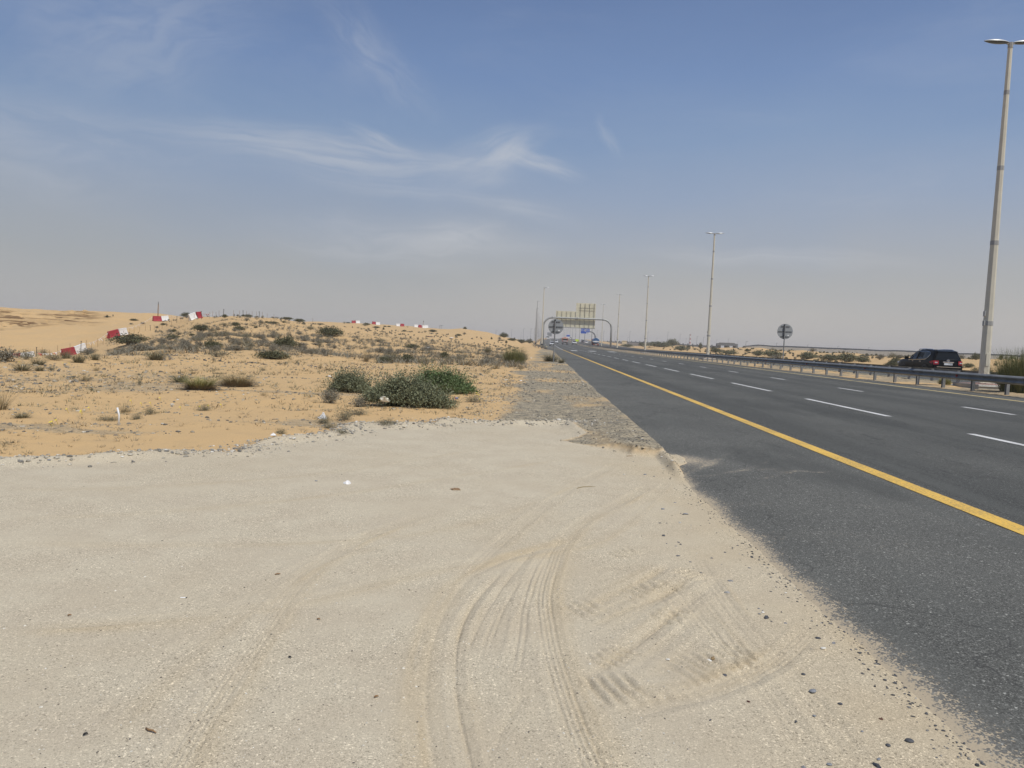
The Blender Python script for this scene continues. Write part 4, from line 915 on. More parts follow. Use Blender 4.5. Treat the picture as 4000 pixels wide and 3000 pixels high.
# ------------------------------------------------------------------ OVERPASS, BUILDING, MAST, FAR POLES
def overpass():
    root = thing('overpass', 'long pale overpass wall with a railing curving across the far desert on the right', 'overpass')
    mw = mat('overpass_concrete', (.42, .42, .40), .9, 0, .05, .05); mrail = mat('overpass_rail', (.10, .115, .13), .6)
    pts = []
    for px, pt, r in ((2150, 1329, 760), (2230, 1333.5, 720), (2330, 1334, 680), (2450, 1334.5, 640), (2560, 1336, 600), (2650, 1339.5, 570), (2740, 1346, 540), (2800, 1350, 520)):
        d = ray(px, pt); h = math.hypot(d[0], d[1]); pts.append(Vector((d[0]/h*r, d[1]/h*r, zat(px, pt, r))))
    pw = resample([(p.x, p.y) for p in pts], 6); zz = np.interp(np.linspace(0, len(pts)-1, len(pw)), range(len(pts)), [p.z for p in pts])
    rings = [[Vector((x, y, -1)), Vector((x, y, z-1.0)), Vector((x+3, y+8, z-1.0)), Vector((x+3, y+8, -1))] for (x, y), z in zip(pw, zz)]
    MB().loft(rings).build('wall', mw, root)
    rings = [[Vector((x, y-.1, z-1.0)), Vector((x, y-.1, z-.25)), Vector((x, y+.1, z-.25)), Vector((x, y+.1, z-1.0))] for (x, y), z in zip(pw, zz)]
    MB().loft(rings).build('parapet', mrail, root)
    ps = MB()
    for i, ((x, y), z) in enumerate(zip(pw, zz)):
        if i % 1 == 0: ps.box((x, y, z+.05), (.9, .3, .8))
    o = ps.build('railing_posts', mrail, root); o['kind'] = 'stuff'
overpass()
def bridge():
    root = thing('bridge', 'low dark grey bridge deck beyond the dunes, right of the second lamp', 'bridge'); r = 395
    md = mat('bridge_grey', (.17, .185, .20), .8, 0, .05, .2)
    a = at_r(2800, r); b = at_r(2876, r); za, zb = zat(2803, 1340, r), zat(2872, 1342.5, r)
    dd = (b-a).normalized(); n = Vector((-dd.y, dd.x, 0)); V = []
    MB().loft([[Vector((p.x, p.y, z-1.2))+n*k*0, Vector((p.x, p.y, z)), Vector((p.x, p.y, z))+n*9, Vector((p.x, p.y, z-1.2))+n*9] for p, z in ((a, za), (b, zb))]).build('deck', md, root)
    MB().loft([[Vector((p.x, p.y, z))-n*.1, Vector((p.x, p.y, z+.35))-n*.1, Vector((p.x, p.y, z+.35))+n*.2, Vector((p.x, p.y, z))+n*.2] for p, z in ((a+dd*1, za), (b-dd*1, zb))]).build('parapet', M_GALV, root)
    for f in (.06, .5, .94):
        p = a+(b-a)*f; MB().box((p.x+n.x*4, p.y+n.y*4, (za+p.z)/2-.8), (1.2, 6, abs(za-p.z)+1.4)).build('pier', md, root)
bridge()
def house():
    r = 430; p = at_r(2438, r); sc = r/F; root = thing('building', 'small cream building with a row of dark windows in the dunes right of the gantry', 'building', (p.x, p.y, zat(2438, 1345, r)-.0), -math.atan2(p.x, p.y)*.6)
    mcw = mat('cream_render', (.66, .58, .40), .9, 0, .05, .5); w_, h_ = 18.5*sc, 13.0*sc
    MB().box((0, 1.0, h_/2-.6), (w_, 2.4, h_+1.2)).build('wall', mcw, root); MB().box((0, 1.0, h_+.06), (w_*1.04, 2.6, .14)).build('roof_slab', mcw, root)
    for k in range(4): MB().box((w_*(-.36+.24*k), -.21, h_*.22), (w_*.10, .03, h_*.12)).build('window', M_BLACK, root)
    for k in range(4): MB().box((w_*(-.34+.23*k), -.21, h_*.80), (w_*.17, .03, h_*.07)).build('vent', M_BLACK, root)
house()
def mast():
    r = 900; p = at_r(2694, r); H = (1348-1307)*r/F+1; root = thing('radio_mast', 'hazy red and white lattice mast far off beyond the dunes', 'mast', (p.x, p.y, zat(2694, 1347, r)-1))
    for k in range(6): MB().tube([(0, 0, H*k/6), (0, 0, H*(k+1)/6)], [1.0-.10*k, 1.0-.10*(k+1)], 4).build('red_section' if k % 2 else 'white_section', mat('mast_red', (.40, .10, .08), .6) if k % 2 else M_SWHITE, root)
mast()
far = [(2356, 1293, 1334, 620), (2400, 1294, 1335, 600), (2458, 1294, 1334, 600), (2528, 1297, 1334, 600), (2606, 1297, 1337, 580), (2690, 1306, 1343, 560), (2720, 1315, 1345, 560), (2745, 1317, 1345, 560), (2450, 1318, 1334, 820), (2564, 1320, 1335, 820),
       (2678, 1322, 1342, 800), (2654, 1305, 1341, 760), (2842, 1324, 1341, 700), (2796, 1328, 1344, 760), (2880, 1332, 1345, 800), (2912, 1334, 1347, 420), (3031, 1340, 1352, 600), (3152, 1347, 1357, 600), (3270, 1353, 1363, 600), (2978, 1343, 1350, 800), (3390, 1358, 1368, 640),
       (1996, 1288, 1318, 640), (2043, 1284, 1321, 600), (2072, 1284, 1328, 560), (2086, 1282, 1330, 560), (2034, 1300, 1325, 900), (2058, 1315, 1328, 900), (1920, 1319, 1320, 640), (1716, 1272, 1281, 420), (1722, 1271, 1281, 420), (1936, 1290, 1307, 560), (2330, 1290, 1336, 640), (2344, 1300, 1338, 700)]
for px, y0, y1, r in far:
    if y1-y0 < 6: continue
    z1, z0 = zat(px, y0, r), zat(px, y1+3, r); p = at_r(px, r)
    root = thing('lamp_post', 'faint hazy lamp post on the far horizon '+('right of' if px > 2300 else 'left of')+' the carriageways', 'lamp post', (p.x, p.y, min(z0, p.z)), 0, 'far lamp posts on the '+('right' if px > 2300 else 'left')+' horizon')
    h = z1-min(z0, p.z); MB().tube([(0, 0, 0), (0, 0, h)], [.16, .11], 6).build('pole', M_POLEG, root); MB().box((.5, 0, h), (1.3, .25, .14)).build('lamp_head', M_HEADU, root)
# dark barrier strip along the crest of the far embankment road
root = thing('guardrail', 'dark far guardrail line along the top of the embankment on the right horizon', 'guardrail')
rg = []
for px in range(2900, 4701, 60):
    r = 425; p = at_r(px, r); rg.append([p+Vector((0, 0, -.2)), p+Vector((0, 0, .75)), p+Vector((.1, .3, .75)), p+Vector((.1, .3, -.2))])
MB().loft(rg).build('beam', mat('far_rail_dark', (.075, .085, .10), .7), root)

# ------------------------------------------------------------------ BARRIERS, BUNTING, STAKES
def barrier_mesh(red):
    L, h = 1.0, .85; prof = [(.30, 0), (.30, .10), (.22, .20), (.12, .62), (.10, h)]
    sec = [(a, b) for a, b in prof]+[(-a, b) for a, b in prof[::-1]]; rings = []
    for t in (0, .04, .06, .20, .22, .28, .30, .47, .49, .51, .53, .70, .72, .78, .80, .94, .96, 1):
        k = .93 if t in (.22, .28, .49, .51, .72, .78) else 1.0; rings.append([Vector((t, a*k, b)) for a, b in sec])
    return MB().loft(rings)
BR = barrier_mesh(True).build('barrier', M_RPLAST); BW = barrier_mesh(False).build('barrier', M_WPLAST); _used = {}
ends = {}
def barrier(col, pl, rl, pr, rr_, label, sink=0.0, dz=(0, 0)):
    a = at_r(pl, rl); b = at_r(pr, rr_); a.z += dz[0]-sink; b.z += dz[1]-sink; src = BR if col == 'r' else BW
    o = src if col not in _used else src.copy()
    if col in _used: COL.objects.link(o)
    _used[col] = 1; d = b-a; L = math.hypot(d.x, d.y)
    o.matrix_world = Matrix.Translation(a) @ Matrix.Rotation(math.atan2(d.y, d.x), 4, 'Z') @ Matrix.Rotation(-math.atan2(d.z, L), 4, 'Y') @ Matrix.Diagonal((d.length*.985, 1.0, 1, 1))
    tag(o, label, 'barrier', 'red and white water barriers along the fence'); return a, b
nB = ['lowest red barrier, mostly hidden by scrub at the left edge', 'lowest white barrier, half hidden by scrub at the left edge', 'red barrier in front of the smooth dune, second pair from the left, tilted', 'white barrier in front of the smooth dune, second pair from the left',
      'red barrier halfway up the dune slope, tilted', 'white barrier halfway up the dune slope', 'red barrier at the foot of the wooden pole', 'white barrier just right of the wooden pole', 'white barrier on the near dune crest beside a bush', 'red barrier on the near dune crest beside a fence stake']
e0 = barrier('r', 32, 88, 82, 88.5, nB[0]); e1 = barrier('w', 83, 88.5, 137, 89, nB[1])
b1a = barrier('r', 244, 91, 292, 92.5, nB[2]); b1 = barrier('w', 293, 92.5, 335, 94, nB[3])
b2a = barrier('r', 425, 101, 463, 102.5, nB[4]); b2 = barrier('w', 464, 102.5, 494, 104, nB[5])
b3a = barrier('r', 597, 131, 630, 131.5, nB[6]); b3 = barrier('w', 631, 131.5, 659, 132, nB[7])
b4a = barrier('w', 743, 101, 767, 101.5, nB[8]); b4 = barrier('r', 768, 101.5, 786, 102, nB[9])
far_b = [('r', 1373, 1388, 'leftmost of the far pairs on the hill crest'), ('w', 1388.5, 1404, 'in the leftmost far pair on the hill crest'), ('r', 1452, 1466, 'second far pair on the hill crest'), ('w', 1466.5, 1482, 'second far pair on the hill crest'),
         ('w', 1546, 1562, 'third far pair on the hill crest'), ('r', 1562.5, 1577, 'third far pair on the hill crest'), ('w', 1616, 1632, 'rightmost far pair on the hill crest'), ('r', 1632.5, 1645, 'rightmost far pair on the hill crest'),
         ('w', 1648, 1663, 'in the pile at the right end of the far row'), ('w', 1656, 1670, 'at the back of the pile at the right end of the far row')]
for i, (c, a, b, l) in enumerate(far_b): barrier(c, a, 226+(i == 9)*3, b, 226.5+(i == 9)*3, ('red' if c == 'r' else 'white')+' barrier, '+l)
def bunting(pa, pb, n, label):
    mb = MB(); d = pb-pa; mw = []
    for k in range(n+1):
        t = k/n; sag = -.25*4*t*(1-t); mw.append(pa+d*t+Vector((0, 0, .75+sag)))
    root = thing('bunting', label, 'bunting', (0, 0, 0), 0, 'flag strings between the barriers')
    MB().tube(mw, .012, 4).build('string', M_WPLAST, root)
    for k in range(1, n):
        p = mw[k]; u = d.normalized()*random.uniform(.10, .2); hh = random.uniform(.15, .34); tw = random.uniform(-.1, .25)
        o = MB().add([p, p+u, p+u*.7+Vector((tw, tw, -hh)), p+u*.1+Vector((tw, tw, -hh*.9)), p+Vector((0, .012, 0)), p+u+Vector((0, .012, 0)), p+u*.7+Vector((tw, tw+.012, -hh)), p+u*.1+Vector((tw, tw+.012, -hh*.9))], [(0, 1, 2, 3), (7, 6, 5, 4), (0, 4, 5, 1), (1, 5, 6, 2), (2, 6, 7, 3), (3, 7, 4, 0)])
        o.build('flag', M_WPLAST if random.random() < .72 else mat('flag_red', (.5, .12, .08), .8), root)
bunting(e1[1], b1a[0], 11, 'string of white flags along the lowest fence span at the left')
bunting(b1[1], b2a[0], 13, 'string of white and red flags between the second and third barrier pairs')
bunting(b2[1], b3a[0], 18, 'string of white flags climbing from the third barrier pair to the wooden pole')
bunting(b3[1], b4a[0], 9, 'string of white flags from the wooden pole up to the crest barrier')
bunting(b4[1], at_r(840, 100), 7, 'string of white flags right of the crest barrier')
stk = [(83, 840, 0), (187, 860, 0), (315, 825, 0), (447, 808, 1), (525, 808, 0), (607, 840, 0), (714, 788, 0), (866, 765, 0), (998, 733, 1), (1065, 725, 0), (1132, 745, 0), (1208, 698, 0), (1275, 718, 0), (1362, 660, 0), (1452, 635, 1), (1530, 620, 0), (1600, 650, 0), (1658, 650, 0), (1725, 615, 0),
       (1795, 600, 0), (1858, 545, 1), (1905, 540, 0), (1963, 545, 0), (2003, 500, 0), (2063, 505, 0), (2115, 505, 0), (2180, 428, 1)]
stk = [(x/3.16, 1100+y/3.16, t) for x, y, t in stk]+[(600+x/3.16, 1150+y/3.16, t) for x, y, t in ((335, 320, 0), (430, 285, 0), (500, 235, 0), (590, 208, 1), (688, 215, 0), (728, 203, 0), (770, 228, 0), (805, 197, 0), (858, 183, 1), (980, 195, 0), (1058, 200, 0), (1102, 197, 1), (1140, 205, 0), (1175, 235, 0), (1210, 210, 0), (1270, 212, 0), (1303, 210, 1), (1337, 215, 0), (1398, 235, 0), (1485, 245, 0), (1957, 287, 0))]
for px, py, thick in stk:
    r = float(np.interp(px, [0, 330, 460, 560, 690, 740, 790, 1080, 1220], [84, 88, 98, 108, 112, 99, 98, 104, 112])); p = at_r(px, r); zt = zat(px, py, r); h = max(.7, min(2.4, zt-p.z)); lean = random.uniform(-.05, .05)
    where = 'in front of the smooth dune' if px < 420 else 'on the slope below the wooden pole' if px < 730 else 'on the near dune crest against the sky'
    o = MB().tube([(0, 0, -.15), (lean*.5, 0, h*.5), (lean, 0, h)], .032 if thick else .018, 6)
    if thick: o.box((lean, 0, h-.03), (.09, .09, .05))
    o = o.build('fence_stake', M_STAKE if thick else M_WOOD); o.location = p
    tag(o, ('thick dark fence stake ' if thick else 'thin wooden fence stake ')+where, 'fence stake', ('thick' if thick else 'thin')+' fence stakes '+where)
p = at_r(616, 133); h = zat(616, 1180, 133)-p.z
root = thing('wooden_pole', 'tall brown wooden pole standing behind the red barrier on the left dune', 'pole', p); MB().tube([(0, 0, -.2), (.03, 0, h*.5), (.08, 0, h)], [.09, .075, .06], 8).build('shaft', M_WOOD, root, smooth=40); MB().tube([(.08, 0, h-.35), (.08, 0, h+.06)], .075, 8).build('cap', M_GALV, root)
p = at_r(1650, 227); h = zat(1650, 1255, 227)-p.z
root = thing('flag_pole', 'thin leaning pole with a small dark top beside the far barrier pile', 'pole', p); MB().tube([(0, 0, -.2), (.15, 0, h)], .05, 6).build('shaft', M_WOOD, root); MB().box((.15, 0, h), (.2, .1, .35)).build('top_marker', M_STAKE, root)


# ------------------------------------------------------------------ PLANTS
def blades(n, r0, h, spread, wdt, rg, curve=.4, segs=3, ell=1.0):
    """n thin curved blades growing out of a patch; returns vertices and quads"""
    th = rg.uniform(0, 2*np.pi, n); rad = r0*np.sqrt(rg.uniform(0, 1, n)); bx, by = rad*np.cos(th)*ell, rad*np.sin(th)
    dirn = th+rg.normal(0, .6, n); lean = np.abs(rg.normal(spread, spread*.5, n)); hh = h*rg.uniform(.45, 1.0, n)
    tt = np.linspace(0, 1, segs+1); V = []
    side = dirn+np.pi/2
    for t in tt:
        out = hh*lean*(t+curve*t*t); z = hh*(t-.25*curve*lean*t*t)
        x = bx+np.cos(dirn)*out*ell; y = by+np.sin(dirn)*out; w2 = wdt*(1-t*.85)/2
        V.append(np.stack([x-np.cos(side)*w2, y-np.sin(side)*w2, z], -1)); V.append(np.stack([x+np.cos(side)*w2, y+np.sin(side)*w2, z], -1))
    V = np.stack(V, 1); m = V.shape[1]; base = np.arange(n)[:, None]*m
    Q = np.concatenate([base+np.array([[2*s, 2*s+1, 2*s+3, 2*s+2]]) for s in range(segs)], 0)
    return V.reshape(-1, 3), Q
def leaves(pts, size, rg, aspect=.55):
    n = len(pts); a = rg.normal(size=(n, 3)); a /= np.linalg.norm(a, axis=1)[:, None]; b = rg.normal(size=(n, 3)); b = np.cross(a, b); b /= np.linalg.norm(b, axis=1)[:, None]
    s = size*rg.uniform(.6, 1.3, n)[:, None]; V = np.stack([pts-a*s, pts+b*s*aspect, pts+a*s, pts-b*s*aspect], 1); return V.reshape(-1, 3), np.arange(n)[:, None]*4+np.array([[0, 1, 2, 3]])
def join(parts):
    V, Q, mi, o = [], [], [], 0
    for k, (v, q) in enumerate(parts): V.append(v); Q.append(q+o); mi.append(np.full(len(q), k)); o += len(v)
    return np.concatenate(V), np.concatenate(Q), np.concatenate(mi)
def stems(rg, n, rx, ry, h, droop=.3, k=9, start=.15):
    """branching arcs from the base outwards: polylines (n,k,3)"""
    th = rg.uniform(0, 2*np.pi, n); rr_ = np.sqrt(rg.uniform(0.02, 1, n)); tx, ty = rx*rr_*np.cos(th), ry*rr_*np.sin(th)
    top = h*np.sqrt(np.clip(1-.8*rr_**2, .05, 1))*rg.uniform(.6, 1.12, n)*((.62+.68*vnoise(tx/max(rx, .01)*2.6+rx*9, ty/max(ry, .01)*1.5, 3)) if k == 9 else 1); t = np.linspace(0, 1, k)[None, :]
    sx, sy = tx*start, ty*start
    x = sx[:, None]+(tx-sx)[:, None]*t**1.2; y = sy[:, None]+(ty-sy)[:, None]*t**1.2
    z = top[:, None]*(1-(1-t)**1.8)-droop*top[:, None]*(rr_[:, None]*t)**3
    p = np.stack([x, y, z], -1); p += rg.normal(0, .02, p.shape)*t[..., None]; return p
def ribbons(p, w_):
    n, k, _ = p.shape; d = np.gradient(p, axis=1); s = np.cross(d, np.array([.3, .2, 1.0])); s /= np.linalg.norm(s, axis=2)[..., None]+1e-9
    ww = w_*(1-.7*np.linspace(0, 1, k))[None, :, None]/2; V = np.stack([p-s*ww, p+s*ww], 2).reshape(n, 2*k, 3); b = np.arange(n)[:, None]*2*k
    return V.reshape(-1, 3), np.concatenate([b+np.array([[2*i, 2*i+1, 2*i+3, 2*i+2]]) for i in range(k-1)], 0)
M_GREY = mat('grey_scrub', (.158, .147, .116), .95, 0, .2, 3, col2=(.240, .222, .168), island=.35)
M_GREYG = mat('grey_green_scrub', (.135, .132, .082), .95, 0, .2, 3, col2=(.205, .19, .115), island=.35)
M_DRY = mat('dry_grass', (.25, .195, .11), .95, 0, .2, 3, col2=(.33, .265, .15), island=.3)
M_DRYG = mat('dead_straw', (.19, .155, .105), .95, 0, .2, 3, col2=(.27, .215, .14), island=.3)
M_YGRASS = mat('yellow_green_grass', (.19, .19, .065), .9, 0, .2, 3, col2=(.30, .275, .10), island=.3)
M_GREEN = mat('bush_green', (.060, .088, .036), .8, 0, .2, 3, col2=(.115, .145, .065), island=.4)
M_DKGREEN = mat('dark_bush_green', (.062, .070, .034), .85, 0, .2, 3, col2=(.115, .115, .055), island=.4)
M_BROOM = mat('broom_green', (.120, .140, .048), .85, 0, .2, 3, col2=(.19, .195, .075), island=.35)
M_TWIG = mat('grey_twig', (.185, .165, .13), .95, 0, .2, 6, island=.3)
M_FLOW = mat('yellow_flower', (.75, .62, .04), .7, 0, .1, 8)

# --- prototypes of the small scrub (shared meshes, each plant its own object)
def proto(name, builder, k):
    out = []
    for i in range(k):
        V, Q, mi, ms = builder(np.random.default_rng(100+i)); wx = np.percentile(np.abs(V[:, :2]), 96); V = V*np.array([.5/wx, .5/wx, .55/np.percentile(V[:, 2], 98.5)]); o = fast(name, V, Q, ms, mi=mi); COL.objects.unlink(o); out.append(o.data); bpy.data.objects.remove(o)
    return out
def b_grey(rg):
    st = ribbons(stems(rg, 70, .5, .5, .55, .15, 5), .016)
    p = stems(rg, 260, .5, .5, .55, .15, 6); v2 = leaves(p[:, 2:, :].reshape(-1, 3)+rg.normal(0, .03, (260*4, 3)), .032, rg, .45); V, Q, mi = join([st, v2]); return V, Q, mi, [M_TWIG, M_GREY]
def b_greyg(rg):
    st = ribbons(stems(rg, 46, .5, .5, .6, .1, 5), .014); p = stems(rg, 210, .5, .5, .6, .1, 6)
    v2 = leaves(p[:, 2:, :].reshape(-1, 3)+rg.normal(0, .03, (210*4, 3)), .024, rg, .45); V, Q, mi = join([st, v2]); return V, Q, mi, [M_TWIG, M_GREYG]
def b_dark(rg):
    p = stems(rg, 420, .5, .5, .42, .25, 7); v2 = leaves(p[:, 2:, :].reshape(-1, 3)+rg.normal(0, .035, (420*5, 3)), .03, rg); V, Q, mi = join([ribbons(p[:60], .012), v2]); return V, Q, mi, [M_TWIG, M_DKGREEN]
def b_tuft(rg): V, Q, mi = join([blades(260, .13, .55, .55, .013, rg), blades(90, .2, .25, 1.1, .013, rg)]); return V, Q, mi, [M_GREYG, M_GREY]
def b_dry(rg): V, Q, mi = join([blades(130, .10, .5, .8, .010, rg), blades(60, .15, .25, 1.6, .010, rg)]); return V, Q, mi, [M_DRY, M_GREY]
def b_right(rg):
    p = stems(rg, 420, .5, .5, .42, .25, 7); v2 = leaves(p[:, 2:, :].reshape(-1, 3)+rg.normal(0, .035, (420*5, 3)), .03, rg); V, Q, mi = join([ribbons(p[:60], .012), v2]); return V, Q, mi, [M_TWIG, M_OLIVE]
M_OLIVE = mat('olive_bush', (.105, .115, .058), .85, 0, .2, 3, col2=(.17, .17, .095), island=.35)
PR = proto('green_shrub', b_right, 3)
PG, PGG, PD, PT, PY = proto('grey_shrub', b_grey, 4), proto('grey_shrub', b_greyg, 3), proto('green_shrub', b_dark, 3), proto('grass_tuft', b_tuft, 4), proto('grass_tuft', b_dry, 3)
def plant(data, name, p, w_, h_, label, cat, group, sink=.03):
    me = random.choice(data); o = bpy.data.objects.new(name, me); COL.objects.link(o)
    o.location = Vector(p)-Vector((0, 0, sink)); o.scale = (w_, w_*random.uniform(.8, 1.1), h_/.55); o.rotation_euler = (0, 0, random.uniform(0, 6.28)); return tag(o, label, cat, group)
# placed one by one: (px, base py, width px, height px, prototype, label)
spots = [
    (13, 1411, 90, 45, PG, 'large grey scrub bush cut by the left edge, on the foreground rise'), (103, 1404, 62, 34, PGG, 'grey-green scrub bush in front of the lowest white barrier'), (166, 1388, 46, 20, PGG, 'small grey-green bush right of the lowest white barrier'), (213, 1407, 60, 22, PGG, 'low grey-green bush on the foreground rise below the second red barrier'),
    (258, 1400, 50, 34, PT, 'spiky grey tuft in front of the second red barrier'), (307, 1417, 58, 38, PT, 'spiky grey tuft below the second white barrier'), (372, 1406, 44, 28, PT, 'grey tuft right of the second barrier pair'), (345, 1385, 50, 22, PG, 'grey bush at the foot of the second white barrier'),
    (87, 1449, 78, 34, PT, 'wide spiky dark tuft nearest the lower left sand'), (150, 1425, 64, 26, PT, 'dark spiky tuft behind another at the left'), (154, 1449, 50, 24, PT, 'dark spiky tuft between two paler ones at the left'), (202, 1448, 22, 20, PGG, 'tiny green sprig on open sand at the left'),
    (334, 1488, 66, 34, PY, 'dry brown grass tuft alone on open sand'), (5, 1600, 110, 72, PY, 'big dry grass tuft cut by the left edge of the view'), (86, 1632, 62, 28, PT, 'dark tuft on the gravel strip near the left edge'), (705, 1493, 72, 34, PT, 'grey-green tuft beside a scrap of white litter'),
    (488, 1610, 64, 40, PY, 'pale dry grass clump behind the bent white pipe'), (795, 1604, 46, 26, PGG, 'small green weed with yellow flowers on sand'), (533, 1638, 38, 24, PGG, 'small twiggy weed right of the white pipe'), (583, 1618, 40, 28, PGG, 'small twiggy weed with yellow flowers'), (420, 1642, 70, 22, PGG, 'low weed left of the white pipe'),
    (376, 1448, 40, 22, PY, 'faint dry weed on sand left of centre'), (610, 1406, 90, 36, PT, 'loose reedy tuft on the foreground rise'), (1030, 1545, 40, 20, PY, 'small dry tuft in gravelly sand'), (850, 1394, 70, 22, PGG, 'low grey-green bush at the foot of the dense scrub'),
    (1100, 1695, 36, 24, PGG, 'small green weed behind the gravel ridge'), (1085, 1690, 18, 14, PGG, 'tiny green weed behind the gravel ridge'), (1290, 1672, 60, 22, PGG, 'creeping green weed at the gravel ridge'), (1510, 1655, 64, 24, PGG, 'creeping green weed below the big green bush'), (1400, 1620, 80, 24, PGG, 'creeping green weed left below the big green bush'), (1330, 1690, 50, 18, PGG, 'low green weed on the gravel ridge'),
    (1290, 1575, 60, 50, PG, 'bare twiggy shrub left below the big green bush'), (1405, 1590, 50, 36, PG, 'grey twiggy shrub at the left foot of the big green bush'), (1265, 1655, 52, 34, PGG, 'twiggy weed wrapped round a crumpled white bag'), (1850, 1570, 70, 24, PGG, 'flowering low weed right of the big green bush'), (1345, 1640, 70, 40, PGG, 'leafy weed beside the crumpled white bag'),
    (1430, 1412, 60, 46, PY, 'dry brown clump at the edge of the scrub slope'), (1530, 1413, 56, 30, PGG, 'grey-green clump at the edge of the scrub slope'), (1590, 1415, 36, 26, PD, 'small dark clump at the edge of the scrub slope'), (1660, 1418, 46, 24, PGG, 'flowering low clump at the edge of the scrub slope'), (1820, 1425, 60, 30, PY, 'dry clump beside a scrap of white board'),
    (1500, 1418, 40, 20, PD, 'dark green tuft at the edge of the scrub slope'), (1905, 1378, 34, 22, PT, 'grey-green tuft on the pale sand bank left of the tall broom bush'), (1735, 1400, 24, 22, PD, 'small dark green tuft on the slope, right of centre'),
    (2150, 1412, 80, 30, PT, 'grass at the foot of the left round sign'), (2192, 1418, 34, 20, PT, 'grass just right of the left round sign'), (1935, 1440, 70, 22, PY, 'dry grass patch below the tall broom bush'), (2035, 1442, 50, 16, PY, 'sparse yellowish grass patch at the edge of the gravel verge'),
    (3695, 1483, 0, 0, None, '')]
for px, py, ww, hp, pr, lab in spots:
    if pr is None: continue
    p = gp(px, py); s = depth(p)/F*1.25; plant(pr, 'grass_tuft' if pr in (PT, PY) else 'desert_shrub', p, ww*s, hp*s, lab, 'grass tuft' if pr in (PT, PY) else 'shrub', None)
# dark green rounded shrubs on the dunes
dk = [(508, 1346, 118, 32, 'wide dark green bush right of the second barrier pair'), (785, 1292, 50, 20, 'dark green bush on the dune below the crest barriers'), (830, 1362, 62, 26, 'olive bush in the middle of the dense scrub'), (1115, 1358, 86, 34, 'dark green bush in the right part of the dense scrub'),
      (1065, 1402, 100, 26, 'flat dark green bush at the lower edge of the dense scrub'), (1290, 1312, 84, 28, 'dark green bush on the hump right of the dense scrub'), (1610, 1361, 50, 14, 'small bright green bush on the slope'), (727, 1232, 34, 14, 'bush on the near dune crest left of the crest barriers'),
      (878, 1240, 16, 10, 'small green clump on the near dune crest between stakes'), (970, 1237, 28, 8, 'flat clump on the near dune crest'), (1122, 1246, 40, 8, 'clump on the near dune crest, right end'), (1170, 1254, 36, 10, 'clump on the descending dune crest'), (1968, 1318, 30, 14, 'dark bush on the far dune shoulder near the lamp row'),
      (2035, 1340, 40, 11, 'dark bush low on the far verge near the lamp row'), (2068, 1341, 26, 13, 'dark bush beside the lamp row on the far verge'), (2000, 1331, 30, 8, 'dark bush on the far dune flank')]
for px, py, ww, hp, lab in dk:
    p = gp(px, py); s = depth(p)/F; plant(PD, 'green_shrub', p, ww*s, hp*s*1.25, lab, 'shrub', None, .02)
# the dense grey scrub on the near dune slope, and the looser scrub round it
def scat(n, cond, lab, group, protos, wr, hr, rpx, rr2, name='grey_shrub', minsp=0):
    k = 0; tries = 0; got = []
    while k < n and tries < n*60:
        tries += 1; px = random.uniform(*rpx); r = math.exp(random.uniform(math.log(rr2[0]), math.log(rr2[1]))); p = at_r(px, r)
        if not cond(px, r, p): continue
        # leave out what the dunes hide
        d = ray(px, 1342); t = np.linspace(.3, .985, 40); zz = terrain(p.x*t, p.y*t); line = CH+(p.z+.35-CH)*t
        if np.any(zz > line): continue
        if any((p.x-q.x)**2+(p.y-q.y)**2 < minsp**2 for q in got): continue
        got.append(p); sz = random.uniform(*wr)*(random.random()**.5); plant(random.choice(protos), name, p, max(wr[0]*.5, sz), random.uniform(*hr), lab, 'shrub', group); k += 1
dn = lambda px, r, p, th: fbm(np.array([p.x*.12]), np.array([p.y*.10]), 3, 71)[0] > th
scat(150, lambda px, r, p: dn(px, r, p, -.35), 'grey dry scrub bush in the dense patch on the dune slope left of centre', 'grey scrub of the dense patch', [PG, PG, PG, PGG], (.42, 1.0), (.2, .45), (450, 1290), (39, 66), minsp=.7)
scat(40, lambda px, r, p: dn(px, r, p, -.1), 'low grey-green scrub bush on the sloping sand right of the dense patch', 'scrub right of the dense patch', [PGG, PG], (.5, 1.2), (.2, .45), (1240, 1980), (40, 80))
scat(36, lambda px, r, p: True, 'small scrub bush scattered on the upper dune face', 'scrub of the upper dune face', [PG, PGG, PGG, PD], (.5, 1.3), (.18, .42), (640, 1300), (66, 102))
scat(26, lambda px, r, p: True, 'small dark scrub bush scattered on the far left hill crest', 'scrub of the far hill', [PGG, PG, PD], (.7, 2.0), (.25, .65), (1210, 2060), (140, 232))
scat(10, lambda px, r, p: True, 'tiny scrub clump on the smooth bare dune at the far left', 'clumps on the bare dune', [PG, PD], (.4, 1.2), (.2, .5), (380, 640), (112, 138), name='desert_shrub')
scat(20, lambda px, r, p: True, 'small sparse tuft on the flat sand in front of the scrub slope', 'tufts on the flat sand', [PGG, PY], (.18, .45), (.08, .2), (150, 1950), (17, 36), name='desert_shrub')
scat(60, lambda px, r, p: p.x > 40.5, 'dark scrub bush scattered over the dunes beyond the opposite carriageway', 'scrub beyond the opposite carriageway', [PD, PG, PGG, PG], (.8, 2.4), (.35, .9), (2480, 4000), (72, 330), name='dune_shrub')
